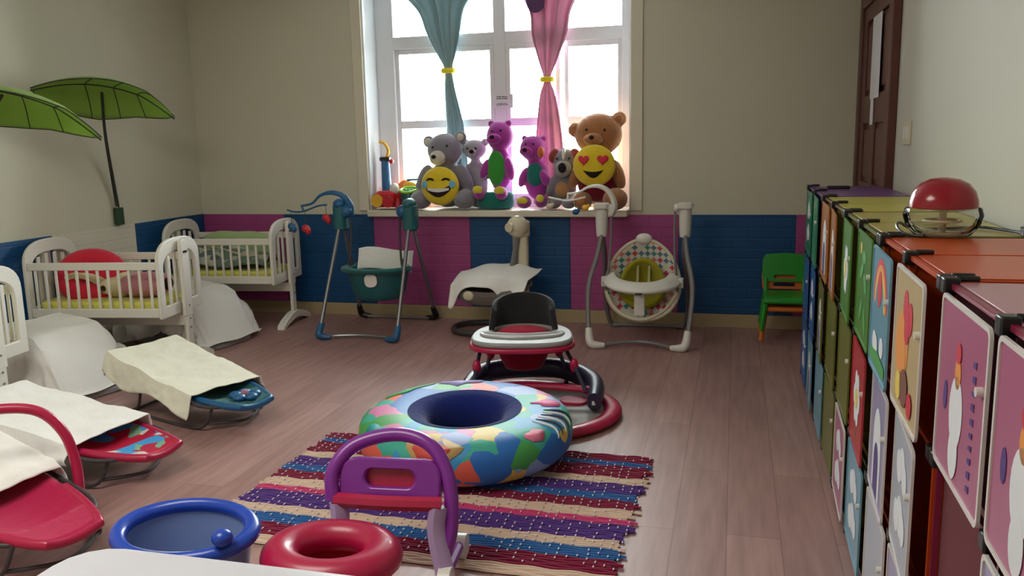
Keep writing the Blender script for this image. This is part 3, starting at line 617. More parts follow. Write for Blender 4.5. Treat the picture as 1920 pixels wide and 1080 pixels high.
# cream glider
t = thing('baby_glider', 'cream glider swing with grey seat and ring base between the two other swings', 'baby swing', (-1.72, 6.15, 0))
obj('base_ring', G().tube([(-1.50, 6.28, .03), (-1.80, 6.28, .03), (-2.00, 6.22, .03), (-2.07, 6.08, .03), (-2.0, 5.92, .03), (-1.80, 5.86, .03), (-1.55, 5.90, .03), (-1.44, 6.05, .03), (-1.42, 6.2, .03)], .022, sm=6, closed=True, seg=10), M_dkgrey, t)
obj('column', G().rbox((-1.57, 6.30, .42), (.085, .07, .78), .025), M_crplast, t)
obj('column_stripe', G().rbox((-1.625, 6.275, .58), (.04, .05, .34), .012), M_grey_metal, t)
h = obj('motor_head', G().ell((-1.60, 6.26, .79), (.085, .075, .085)).rbox((-1.57, 6.30, .77), (.11, .09, .13), .04), M_crplast, t)
obj('dial', G().cyl((-1.64, 6.20, .79), (-1.65, 6.175, .79), .035), M_crplast, h)
obj('support_arm', G().tube([(-1.60, 6.26, .72), (-1.64, 6.24, .5), (-1.68, 6.2, .3), (-1.74, 6.16, .24)], .022, sm=5), M_grey_metal, t)
obj('seat_shell', G().grid(lambda u, v: (-1.76+.30*math.cos(2*PI*u)*v, 6.08+.20*math.sin(2*PI*u)*v, .25+.13*v**2+.05*math.sin(2*PI*u)*v), 40, 10, True), cloth('warm_grey_fabric', (122, 110, 108)), t, solid=.03)
obj('seat_apron', G().tube([(-2.02, 6.02, .335), (-1.94, 5.93, .30), (-1.80, 5.88, .285), (-1.64, 5.90, .29), (-1.52, 5.98, .32)], .045, sm=6, flat=.7), cloth('grey_brown_fabric', (108, 98, 96)), t)
obj('round_badge', G().ell((-1.885, 5.865, .315), (.042, .016, .036)), M_crplast, t)
def gl(u, v):
    x = -2.06+.62*u; s = 2*v-1; e = max(0, -s-.55)/.45
    corner = math.exp(-((u-.04)/.09)**2) + .9*math.exp(-((u-.76)/.13)**2)
    return (x+.03*s*u, 6.08+.21*s*(1-.15*abs(2*u-1)), .435+.05*math.sin(PI*min(1, u*1.05))+.035*s-.035*(1-u)-e*(.045+.12*corner)+.006*math.sin(16*u+3*s))
solo('draped_sheet', G().grid(gl, 44, 30), M_sheet, 'white sheet lying over the cream glider seat', 'sheet', solid=.004)

# ---------------------------------------------------------------- stacked children's chairs
def kid_chair(label, m, dz, dy, full):
    t = thing('child_chair', label, 'chair', (.36, 6.22+dy, 0))
    x0, x1 = .215, .515; y = 6.30+dy
    o = [(-.15, 0), (.15, 0), (.158, .08), (.155, .16), (.135, .195), (0, .208), (-.135, .195), (-.155, .16), (-.158, .08)]
    inn = [(-.07, .02), (.07, .02), (.075, .028), (.075, .036), (.07, .044), (0, .046), (-.07, .044), (-.075, .036), (-.075, .028)]
    g = G().ring(o, inn, .018, frame((.365, y+.03, .395+dz), (1, 0, 0), (0, .13, 1)))
    obj('backrest', g, m, t, bevel=.005)
    for x in (x0+.02, x1-.02): obj('back_post', G().tube([(x, y-.02, .30+dz), (x, y+.02, .42+dz)], .014), m, t)
    obj('seat', G().grid(lambda u, v: (x0+.30*u, y-.30+.30*v, .325+dz-.018*math.sin(PI*u)*math.sin(PI*v)-.03*max(0, .15-v)*6), 16, 14), m, t, solid=.022)
    obj('apron', G().box((.365, y-.29, .305+dz), (.27, .016, .03)), m, t, bevel=.004)
    for x, s in ((x0+.015, -1), (x1-.015, 1)):
        for yy, k in ((y-.27, -1), (y-.03, 1)):
            obj('leg', G().tube([(x, yy, .31+dz), (x+s*.028, yy+k*.02, .02 if not full else .095)], [.020, .015], seg=8, flat=1), m, t)
        obj('side_bar', G().tube([(x+s*.008, y-.27, .23+dz), (x+s*.008, y-.03, .23+dz)], .008), m, t)
kid_chair('orange child chair underneath the green one by the blue panel', M_orange, -.06, .03, False)
kid_chair('green plastic child chair stacked on an orange one by the blue panel', M_green, 0, 0, True)

# ---------------------------------------------------------------- toys and plush on the sill
zs = .905
def Rr(a, ax='Y'): return Matrix.Rotation(a, 3, ax)
def teddy(name, label, cat, loc, body, m, head, ears, er, muzzle=None, mm=None, eyes=None, nose=None, arms=(), legs=(), belly=None, soles=(), vox=.008):
    """body/head: (centre, radii); arms/legs: lists of (centre, radii)"""
    t = thing(name, label, cat, loc)
    g = G().ell(*body).ell(*head)
    nk = [(Vector(body[0])*(1-k)+Vector(head[0])*k) for k in (.35, .6)]
    for p in nk: g.ell(p, min(head[1][0], body[1][0])*.55)
    for a in list(arms)+list(legs): g.ell(*a[:2], rot=(a[2] if len(a) > 2 else None))
    for e in ears: g.ell(e, (er, er*.55, er))
    b = obj('body', g, m, t, remesh=vox)
    for e in ears: obj('inner_ear', G().ell((e[0], e[1]-er*.45, e[2]), (er*.6, er*.25, er*.6)), mm or m, t)
    if muzzle: obj('muzzle', G().ell(*muzzle), mm, t)
    if nose: obj('nose', G().ell(nose, (.02, .012, .016)), M_mouth, t)
    for e in (eyes or ()): obj('eye', G().ell(e, .010), M_blk, t)
    if belly: obj('belly', G().ell(*belly[:2]), belly[2], t)
    for c, r, mt in soles: obj('sole', G().ell(c, r), mt, t)
    return t
# big grey bear
yb = D+.075
teddy('teddy_bear', 'large grey teddy bear with a pale muzzle holding the laughing cushion', 'plush toy', (-2.28, yb, zs), ((-2.28, yb+.02, 1.10), (.165, .12, .19)), M_gplush,
      ((-2.275, yb-.02, 1.375), (.148, .12, .135)), [(-2.415, yb-.01, 1.445), (-2.14, yb-.01, 1.475)], .05,
      ((-2.30, yb-.14, 1.315), (.066, .05, .06)), M_cplush, [(-2.34, yb-.133, 1.40), (-2.22, yb-.135, 1.41)], (-2.315, yb-.188, 1.325),
      arms=[((-2.46, yb-.03, 1.13), (.06, .07, .14), Rr(.35)), ((-2.11, yb-.03, 1.13), (.06, .07, .14), Rr(-.35))],
      legs=[((-2.46, yb-.12, .985), (.085, .12, .078)), ((-2.09, yb-.12, .985), (.085, .12, .078))])
def emoji(label, c, r, kind):
    t = thing('cushion', label, 'cushion', (c[0], c[1], c[2]-r))
    obj('face', G().ell(c, (r, .055, r*.97), seg=32, rg=20), M_emoji, t)
    def yz(x, z): k = 1-(x/r)**2-(z/(r*.97))**2; return c[1]-.055*math.sqrt(max(k, 0))
    def patch(name, poly, m, d=.004, n=1):
        cx = sum(p[0] for p in poly)/len(poly); cz = sum(p[1] for p in poly)/len(poly); g = G(); vs = []; k = len(poly)
        rings = 5
        for j in range(rings+1):
            for p in poly: x = cx+(p[0]-cx)*j/rings; z = cz+(p[1]-cz)*j/rings; vs.append((c[0]+x, yz(x, z)-d, c[2]+z))
        fs = [(j*k+i, j*k+(i+1) % k, (j+1)*k+(i+1) % k, (j+1)*k+i) for j in range(rings) for i in range(k)]
        g.add(vs, fs); obj(name, g, m, t, solid=.003)
    if kind == 'laugh':
        mo = [(-.105+.21*i/12, .005+.0*(i)) for i in range(13)]; patch('mouth', [(-.10, -.015)] + [(-.10+.20*i/10, -.03-.055*math.sin(PI*i/10)) for i in range(0, 11)] + [(.105, .01)] + [(.10-.20*i/8, -.018+.005*i/8-.014*math.sin(PI*i/8)) for i in range(9)], M_mouth)
        patch('teeth', [(-.092+.184*i/10, -.030-.016*math.sin(PI*i/10)) for i in range(11)] + [(.09-.18*i/8, -.012-.006*math.sin(PI*i/8)) for i in range(9)], M_whitefelt, .007)
        for s in (-1, 1):
            patch('closed_eye', [(s*.065+.035*math.cos(a), .045+.022*math.sin(a)) for a in [PI*k/8 for k in range(9)]] + [(s*.065+.027*math.cos(a), .043+.014*math.sin(a)) for a in [PI-PI*k/8 for k in range(9)]], M_mouth)
            patch('tear', circ(s*.115, .015, .024, .03, 14), M_tear, .006)
    else:
        for s in (-1, 1):
            o = []
            for i in range(24):
                a = 2*PI*i/24; o.append((s*.072+.0031*16*math.sin(a)**3*.85, .045+.0031*(13*math.cos(a)-5*math.cos(2*a)-2*math.cos(3*a)-math.cos(4*a))*.85))
            patch('heart', o[::-1], M_heart, .006)
        patch('mouth', [(-.075+.15*i/10, -.035-.055*math.sin(PI*i/10)) for i in range(11)] + [(.075-.15*i/8, -.033-.012*math.sin(PI*i/8)) for i in range(9)], M_mouth)
emoji('round yellow cushion with a laughing face and tears, on the grey bear', (-2.268, yb-.19, 1.095), .158, 'laugh')
# small grey bear
teddy('teddy_bear', 'small light grey teddy bear standing behind the laughing cushion', 'plush toy', (-2.04, D+.17, zs), ((-2.04, D+.17, 1.10), (.085, .07, .19)), M_lgplush,
      ((-2.055, D+.15, 1.375), (.098, .085, .082)), [(-2.135, D+.15, 1.435), (-1.965, D+.15, 1.43)], .033, ((-2.05, D+.07, 1.352), (.034, .025, .028)), M_lgplush,
      [(-2.09, D+.075, 1.385), (-2.02, D+.075, 1.385)], (-2.05, D+.048, 1.36), arms=[((-2.12, D+.14, 1.2), (.03, .035, .08), Rr(.5)), ((-1.97, D+.14, 1.2), (.03, .035, .08), Rr(-.5))], legs=[((-2.02, D+.12, .95), (.06, .09, .045))], vox=.007)
# purple plush toys
solo('pouf', G().lathe([(.13, 0), (.15, .02), (.158, .06), (.152, .11), (.13, .13)], (-1.86, D+.05, zs), sy=.62), M_tealpl, 'teal round cushion under the taller purple plush toy', 'cushion')
y1_ = D+.07
teddy('plush_toy', 'taller purple plush toy with a green front sitting on the teal cushion', 'plush toy', (-1.83, y1_, 1.035), ((-1.825, y1_+.02, 1.22), (.105, .08, .175)), M_purple,
      ((-1.815, y1_, 1.475), (.11, .10, .12)), [(-1.885, y1_, 1.575), (-1.745, y1_, 1.575)], .028, ((-1.84, y1_-.095, 1.455), (.06, .04, .042)), M_purple,
      [(-1.855, y1_-.088, 1.52), (-1.785, y1_-.092, 1.52)], (-1.845, y1_-.133, 1.47), arms=[((-1.935, y1_-.03, 1.22), (.038, .05, .085), Rr(.4)), ((-1.735, y1_-.03, 1.22), (.038, .05, .095), Rr(-.2))],
      legs=[((-1.965, y1_-.11, 1.035), (.05, .075, .055)), ((-1.785, y1_-.11, 1.03), (.05, .075, .055))], belly=((-1.84, y1_-.045, 1.225), (.075, .032, .14), M_gr),
      soles=[((-1.965, y1_-.165, 1.06), (.042, .025, .034), M_yplush), ((-1.785, y1_-.165, 1.055), (.042, .025, .034), M_yplush)])
teddy('plush_toy', 'shorter purple plush toy with an orange ear beside the pink curtain', 'plush toy', (-1.53, y1_, zs), ((-1.525, y1_+.02, 1.13), (.10, .08, .16)), M_purple,
      ((-1.545, y1_-.01, 1.375), (.105, .095, .10)), [(-1.615, y1_, 1.455), (-1.46, y1_, 1.45)], .026, ((-1.58, y1_-.095, 1.355), (.055, .035, .038)), M_purple,
      [(-1.585, y1_-.088, 1.41), (-1.52, y1_-.098, 1.41)], (-1.585, y1_-.128, 1.365), arms=[((-1.62, y1_-.03, 1.15), (.036, .045, .085), Rr(.4)), ((-1.44, y1_-.05, 1.14), (.036, .045, .075), Rr(-.5))],
      legs=[((-1.60, y1_-.11, .96), (.058, .085, .05)), ((-1.465, y1_-.10, .965), (.05, .085, .05))], belly=((-1.525, y1_-.045, 1.17), (.07, .03, .095), M_tealpl),
      soles=[((-1.60, y1_-.175, .975), (.046, .025, .028), M_yplush), ((-1.46, y1_-.165, .99), (.032, .025, .034), M_yplush), ((-1.465, y1_-.085, 1.345), (.028, .035, .045), M_orp)])
# dog plush
yd = D+.05
t = teddy('plush_dog', 'plush dog with a white blaze and dark nose next to the brown bear', 'plush toy', (-1.30, yd, zs), ((-1.305, yd+.02, 1.07), (.105, .09, .145)), M_gplush,
      ((-1.285, yd, 1.275), (.095, .085, .095)), [], .03, ((-1.29, yd-.085, 1.215), (.072, .05, .065)), M_lgplush, [(-1.335, yd-.08, 1.295), (-1.24, yd-.08, 1.295)], None,
      arms=[((-1.39, yd-.03, 1.08), (.035, .045, .09), Rr(.35))], legs=[((-1.36, yd-.10, .95), (.055, .08, .042)), ((-1.24, yd-.10, .95), (.055, .08, .042))])
obj('nose', G().ell((-1.285, yd-.135, 1.225), (.032, .02, .038)), M_mouth, t)
obj('blaze', G().ell((-1.285, yd-.052, 1.315), (.016, .036, .062)), M_whitefelt, t)
for s in (-1, 1): obj('ear', G().ell((-1.285+s*.085, yd-.02, 1.315), (.042, .03, .058), rot=Rr(s*-.4)), M_dplush, t)
obj('belly_patch', G().ell((-1.30, yd-.065, 1.055), (.055, .03, .06)), M_tan, t)
# brown bear
y3 = D+.04
teddy('teddy_bear', 'large brown teddy bear in the right corner of the window recess', 'plush toy', (-1.02, y3, zs), ((-1.02, y3+.05, 1.12), (.17, .12, .20)), M_bplush,
      ((-1.025, y3+.02, 1.47), (.185, .13, .165)), [(-1.205, y3+.02, 1.51), (-.865, y3+.02, 1.585)], .058, ((-1.045, y3-.115, 1.435), (.075, .05, .048)), M_bplush,
      [(-1.10, y3-.10, 1.51), (-.96, y3-.105, 1.505)], (-1.05, y3-.162, 1.45), arms=[((-1.19, y3-.03, 1.17), (.05, .07, .12), Rr(.4)), ((-.87, y3-.03, 1.17), (.05, .07, .12), Rr(-.35))],
      legs=[((-.875, y3-.135, .985), (.095, .13, .085)), ((-1.13, y3-.10, .97), (.075, .11, .07))], belly=((-1.03, y3-.05, 1.10), (.15, .045, .14), M_maroon), vox=.009)
emoji('round yellow cushion with heart eyes, on the brown bear', (-1.03, y3-.165, 1.24), .162, 'hearts')
# toy vacuum
t = thing('toy_vacuum', 'toy vacuum cleaner with yellow curved handle and red base on the sill', 'toy', (-2.83, D+.09, zs))
obj('body', G().tube([(-2.82, D+.12, 1.0), (-2.825, D+.12, 1.12), (-2.83, D+.13, 1.30)], [.045, .04, .035], sm=4, seg=14), M_tealb, t)
obj('collar', G().rbox((-2.83, D+.13, 1.31), (.09, .07, .035), .02), M_blk, t)
obj('handle', G().tube([(-2.82, D+.13, 1.32), (-2.80, D+.13, 1.38), (-2.83, D+.12, 1.44), (-2.87, D+.11, 1.455)], .014, sm=6), M_yelp, t)
obj('floor_head', G().rbox((-2.79, D+.06, .985), (.19, .20, .13), .06), M_red, t)
obj('wheel', G().cyl((-2.845, D-.06, .975), (-2.845, D-.025, .975), .052), M_yelp, t)
obj('wheel', G().cyl((-2.745, D-.065, .965), (-2.745, D-.03, .965), .046), M_red, t)
obj('button', G().ell((-2.765, D+.10, 1.29), .02), M_red, t)
obj('tank', G().ell((-2.72, D+.03, 1.065), (.042, .04, .05)), M_wplast, t)
t = thing('toy_guitar', 'orange toy guitar with a blue neck lying behind the green lidded jar', 'toy', (-2.60, D+.15, zs))
obj('body', G().ell((-2.66, D+.15, 1.02), (.10, .05, .115)).ell((-2.54, D+.15, 1.01), (.09, .045, .105)), M_orange, t)
obj('face', G().ell((-2.61, D+.105, 1.09), (.06, .02, .03)), M_yelp, t)
obj('neck', G().tube([(-2.64, D+.12, 1.135), (-2.46, D+.11, 1.14)], .010), M_tealb, t)
obj('headstock', G().ell((-2.46, D+.10, 1.14), (.035, .015, .018)), M_wplast, t)
t = thing('toy_drum', 'toy shape drum with a lime green rim on the sill beside the grey bear', 'toy', (-2.575, D+.0, zs))
obj('drum_body', G().lathe([(.062, 0), (.07, .01), (.072, .13), (.066, .14)], (-2.575, D, zs)), M_teal, t)
obj('rim', torus(.068, .012).xf(Matrix.Translation((-2.575, D-.01, 1.06)) @ Matrix.Rotation(.25, 4, 'X')), plastic('lime_plastic', (150, 214, 60)), t)
g = G()
for k in range(5): g.ell((-2.575+.03*math.cos(k*1.256), D-.01+.03*math.sin(k*1.256), 1.058), (.014, .014, .012))
obj('bead', g, M_green, t)
solo('toy_bottle', G().lathe([(.02, 0), (.028, .005), (.028, .06), (.016, .075), (.016, .09)], (-2.665, D-.03, zs)), M_red, 'small red toy bottle in front of the orange guitar', 'toy')

# ---------------------------------------------------------------- baby walker, disc, ring, rug
t = thing('activity_base', 'flat crimson rimmed disc under the baby walker', 'play disc', (-1.08, 4.22, 0))
obj('disc_rim', torus(.455, .045, 1.08, .98, .62).xf(Matrix.Translation((-1.08, 4.22, .028))), M_crim, t)
obj('disc_panel', G().lathe([(.42, .012), (.42, .03), (.38, .036), (.2, .032), (.01, .032)], (-1.08, 4.22, 0), sx=1.08, sy=.98), M_pg, t)
for a in range(4):
    A = a*PI/2+.5; obj('spoke', G().rbox((-1.08+.30*math.cos(A), 4.22+.28*math.sin(A), .04), (.15, .13, .018), .05), M_crim, t)
t = thing('baby_walker', 'baby walker with a dark backrest and grey tray standing on the crimson disc', 'baby walker', (-1.12, 4.60, .06)); t.rotation_euler = (0, 0, .20); t.location = (-1.13, 4.50, .06)
o = []
M_nv = plastic('dark_navy_plastic', (36, 38, 66), .4)
bp = [(-1.40, 4.18, .10), (-1.42, 4.42, .11), (-1.34, 4.66, .13), (-1.10, 4.72, .14), (-.88, 4.70, .13), (-.73, 4.48, .11), (-.74, 4.18, .10)]
obj('base_rail', G().tube(bp, [.045, .055, .06, .06, .06, .065, .05], sm=6, flat=.75, seg=12), M_nv, t)
for x, y in ((-1.40, 4.20), (-.74, 4.20), (-1.34, 4.66), (-.88, 4.70)):
    w = obj('caster', G().cyl((x-.012, y, .068), (x+.012, y, .068), .022, 14), M_blk, t); obj('caster_fork', G().rbox((x, y, .095), (.04, .04, .03), .012), M_wplast, w)
obj('cross_bar', G().tube([(-1.38, 4.34, .12), (-1.08, 4.38, .13), (-.76, 4.34, .12)], .02, sm=5), M_crim, t)
for x0_, x1_, y0_, y1_ in ((-1.34, -1.38, 4.42, 4.24), (-1.28, -1.34, 4.66, 4.62), (-.96, -.88, 4.70, 4.66), (-.90, -.78, 4.46, 4.26)):
    l = obj('leg', G().tube([(x0_, y0_, .345), (x0_*.5+x1_*.5, y0_*.5+y1_*.5, .25), (x1_, y1_, .13)], .011, sm=4), M_nv, t)
    obj('joint', G().ell((x0_*.5+x1_*.5, y0_*.5+y1_*.5, .25), (.024, .022, .04)), M_crim, l)
def tray_o(sc, n=40):
    out = []
    for i in range(n):
        a = 2*PI*i/n; c, s_ = math.cos(a), math.sin(a); w = .275+.045*(-s_)
        out.append((-1.12+sc*w*math.copysign(abs(c)**.7, c), 4.545+sc*.25*math.copysign(abs(s_)**.75, s_)-(.035 if s_ < 0 else 0)*abs(s_)))
    return out
inner = [(-1.12+.165*math.cos(2*PI*i/40), 4.61+.13*math.sin(2*PI*i/40)) for i in range(40)]
Mz = lambda z: Matrix.Translation((0, 0, z))
obj('tray_rim', G().ring(tray_o(1.03), inner, .028, Mz(.335)), M_crim, t, bevel=.008)
tr = obj('tray', G().ring(tray_o(.99), inner, .03, Mz(.362)), M_pg, t, bevel=.010)
g = G().tube([(-1.34, 4.50, .395), (-1.30, 4.42, .397), (-1.12, 4.375, .398), (-.94, 4.42, .397), (-.90, 4.50, .395), (-.97, 4.475, .397), (-1.12, 4.44, .398), (-1.27, 4.475, .397)], .012, sm=6, closed=True)
obj('tray_ridge', g, plastic('light_grey_plastic', (178, 178, 180), .4), tr)
obj('seat_sling', G().grid(lambda u, v: (-1.12+.155*math.cos(2*PI*u)*(1-.35*v**2), 4.61+.12*math.sin(2*PI*u)*(1-.35*v**2), .375-.20*v), 36, 12, True).lathe([(.098, .175), (.01, .16)], (-1.12, 4.61, 0), sy=.8), cloth('crimson_seat_fabric', (150, 14, 52)), t, solid=.01)
obj('seat_cushion', G().ell((-1.12, 4.62, .375), (.145, .11, .035)), cloth('deep_red_fabric', (168, 10, 56)), t)
g = G().grid(lambda u, v: (-1.12+(.185-.02*v)*math.sin(PI*1.15*(u-.5)), 4.63+.15*math.cos(PI*1.15*(u-.5))+.03*v, .37+.20*v*(math.sin(PI*(.14+.72*u))**.55)), 32, 12)
obj('backrest', g, cloth('charcoal_fabric', (44, 44, 46)), t, solid=.028)
# inflatable ring
M_infl = patch_mat('jungle_print_vinyl', [(40, 110, 190), (60, 170, 150), (40, 110, 190), (226, 100, 80), (70, 160, 80), (150, 170, 220), (40, 110, 190), (220, 190, 90), (214, 120, 170), (60, 150, 200)], 9)
cx, cy = -1.165, 3.55
t = thing('inflatable_ring', 'round padded play ring in blue and green animal print on the rug', 'play ring', (cx, cy, 0)); t.rotation_euler = (.045, 0, 0); t.location = (cx, cy-.02, .036)
Rg, rg = .33, .16
def tor(a, b, k=1.0):
    cb_ = math.copysign(abs(math.cos(b))**.62, math.cos(b)); sb_ = math.copysign(abs(math.sin(b))**.8, math.sin(b)); ln = .035 if math.cos(b) < 0 else 0
    return Vector((cx+(Rg+rg*k*cb_)*math.cos(a), cy+(Rg+rg*k*cb_)*math.sin(a)*.95, .108+.102*k*sb_))
obj('ring_cover', G().grid(lambda u, v: tor(2*PI*u, 2*PI*v), 64, 24, True, True), M_infl, t)
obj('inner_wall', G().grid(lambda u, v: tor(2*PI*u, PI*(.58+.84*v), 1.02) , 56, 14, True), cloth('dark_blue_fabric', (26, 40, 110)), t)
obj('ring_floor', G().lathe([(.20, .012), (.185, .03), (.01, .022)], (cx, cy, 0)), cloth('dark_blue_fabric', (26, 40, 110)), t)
for k in range(6):
    a0 = -.30+.085*k
    obj('stripe', G().tube([tor(a0+.03*math.sin(j*.5), .35+1.15*j/9, 1.0) for j in range(10)], [.002, .006, .007, .007, .002], seg=6), M_whitefelt if k % 2 == 0 else M_ink, t)
def blob(name, a, b, ra, rb, m):
    g = G(); vs = [tor(a, b, 1.015)] + [tor(a+ra*math.cos(q)*(1+.18*math.sin(3*q)), b+rb*math.sin(q)*(1+.15*math.cos(5*q)), 1.012) for q in [2*PI*i/20 for i in range(20)]]
    g.add(vs, [(0, 1+i, 1+(i+1) % 20) for i in range(20)]); obj(name, g, m, t, solid=.004)
blob('lion_print_mane', -1.57, .75, .26, .60, mat('print_tan', (206, 170, 110), .6)); blob('lion_print_face', -1.59, .72, .17, .42, mat('print_coral', (214, 84, 74), .6))
blob('flower_print', .35, 1.3, .12, .3, mat('print_pink', (226, 110, 160), .6)); blob('leaf_print', 2.6, 1.1, .35, .3, mat('print_green', (70, 170, 90), .6))
blob('cloud_print', 1.9, 1.2, .26, .35, mat('print_lavender', (170, 160, 226), .6)); blob('leaf_print', -2.3, .9, .2, .4, mat('print_teal', (40, 150, 150), .6)); blob('bird_print', -.55, .9, .12, .3, mat('print_rose', (220, 120, 150), .6))
solo('toy_block', G().rbox((-1.08, 3.62, .062), (.06, .045, .065), .01), M_red, 'red toy block lying inside the play ring', 'toy')
# rag rug
t = thing('rag_rug', 'multicoloured woven rag rug with cream bands under the play ring', 'rug', (-1.14, 3.2, 0), -.02, local=True)
cols = {'maroon': (120, 20, 54), 'cream': (206, 180, 160), 'purple': (78, 46, 120), 'blue': (40, 90, 150), 'pink': (190, 60, 110)}
seq = [('maroon', 5), ('blue', 3), ('maroon', 8), ('cream', 4), ('purple', 6), ('blue', 4), ('maroon', 5), ('cream', 5), ('pink', 3), ('purple', 8), ('cream', 4), ('blue', 5), ('maroon', 6), ('cream', 4)]
yy = .50
for nm, n in seq:
    g = G(); ncol = cols[nm]; dy_ = .0165
    for r in range(n):
        y = yy-(r+.5)*dy_; ph = random.random()*9; e = random.uniform(-.012, .012)
        g.grid(lambda u, v, y=y, ph=ph, e=e: (-.80+e+(1.60+e)*u, y+(v-.5)*dy_+.0015*math.sin(40*u+ph), .005+.010*math.sin(PI*v)*(.75+.25*math.sin(70*u+ph*3))), 70, 4)
    yy -= n*dy_
    obj('rug_band', g, cloth('rag_'+nm, ncol), t, label=nm+' woven band')
g = G()
for i in range(46):
    x = -.79+1.58*i/45
    for k in range(66):
        if (i+k) % 2 == 0 or random.random() < .35: continue
        y = .495-k*.0165*.995; g.box((x+random.uniform(-.003, .003), y, .0155), (.0045, .013, .002))
o = obj('warp_thread', g, cloth('white_thread', (210, 200, 206)), t, flat=True); o['kind'] = 'stuff'

# ---------------------------------------------------------------- near toys at the bottom of the picture
t = thing('push_walker', 'crimson and lilac push walker with an arched handle standing near the rug', 'push walker', (-1.08, 2.52, 0)); t.rotation_euler = (0, 0, .10); t.location = (-1.09, 2.50, 0)
obj('arch_handle', G().tube([(-1.27, 2.46, .27), (-1.275, 2.49, .36), (-1.21, 2.54, .435), (-1.07, 2.57, .465), (-.95, 2.55, .435), (-.885, 2.51, .34), (-.87, 2.47, .20), (-.89, 2.44, .10)], .024, sm=7, seg=12), M_magp, t)
pf = frame((-1.08, 2.50, .24), (1, 0, 0), (0, .25, 1))
rr = lambda w, h, r: [(x, y) for (a, b, q) in ((1, 1, 0), (-1, 1, 1), (-1, -1, 2), (1, -1, 3)) for x, y in [(a*(w-r)+r*math.cos(PI/2*(q+i/5)), b*(h-r)+r*math.sin(PI/2*(q+i/5))) for i in range(6)]]
obj('front_panel', G().ring([(x, y+.075) for x, y in rr(.175, .085, .06)], [(x, y+.095) for x, y in rr(.085, .030, .029)], .04, pf), M_magp, t, bevel=.008)
obj('panel_back', G().prism([(x, y+.095) for x, y in rr(.088, .033, .03)], .008, pf, .004), M_crim, t)
obj('cross_bar', G().tube([(-1.26, 2.46, .27), (-1.08, 2.44, .275), (-.90, 2.46, .27)], .026, sm=4), M_crim, t)
M_lil = plastic('lilac_plastic', (176, 150, 190), .4)
for s in (-1, 1):
    l = obj('leg', G().tube([(-1.08+s*.17, 2.46, .26), (-1.08+s*.165, 2.44, .18), (-1.08+s*.20, 2.40, .06)], [.026, .026, .028], sm=5, flat=1.3), M_lil, t)
    for y in (2.38, 2.62): obj('wheel', G().cyl((-1.08+s*.185, y, .045), (-1.08+s*.225, y, .045), .045, 18), M_wplast, t)
    obj('side_rail', G().tube([(-1.08+s*.205, 2.38, .06), (-1.08+s*.205, 2.62, .06)], .018), M_magp, t)
t = thing('round_seat', 'crimson round padded baby seat in front of the push walker', 'baby seat', (-1.12, 2.10, 0))
obj('seat_ring', torus(.14, .055, 1.1, .9, .9).xf(Mz(.25) @ Matrix.Translation((-1.12, 2.10, 0))), M_crim, t)
obj('seat_bowl', G().lathe([(.15, 0), (.17, .02), (.16, .22), (.14, .24), (.12, .16), (.01, .14)], (-1.12, 2.10, 0), sy=.85), M_crim, t)
t = thing('baby_tub', 'blue oval baby bath with a rounded rim beside the crimson seat', 'baby bath', (-1.55, 2.02, 0))
obj('rim', torus(.17, .022, 1.22, .85, 1).xf(Matrix.Translation((-1.55, 2.02, .32)) @ Matrix.Rotation(.12, 4, 'X')), plastic('blue_plastic', (30, 70, 180), .3), t)
obj('shell', G().lathe([(.10, 0), (.12, .01), (.155, .20), (.168, .32), (.160, .325), (.145, .20), (.10, .03), (.01, .03)], (-1.55, 2.02, 0), sx=1.22, sy=.85), plastic('pale_blue_plastic', (120, 140, 190), .35), t)
obj('drain_plug', G().ell((-1.37, 1.94, .355), (.03, .03, .025)), plastic('blue_plastic', (30, 70, 180), .3), t)
t = thing('low_table', 'pale low table with rounded corners at the bottom of the picture', 'table', (-.86, 1.10, 0))
obj('tabletop', G().rbox((-.86, 1.10, .575), (.98, .66, .035), .10), mat('pale_laminate', (206, 204, 212), .4), t)
for x in (-1.27, -.45):
    for y in (.86, 1.34): obj('leg', G().cyl((x, y, 0), (x, y, .56), .018), M_grey_metal, t)

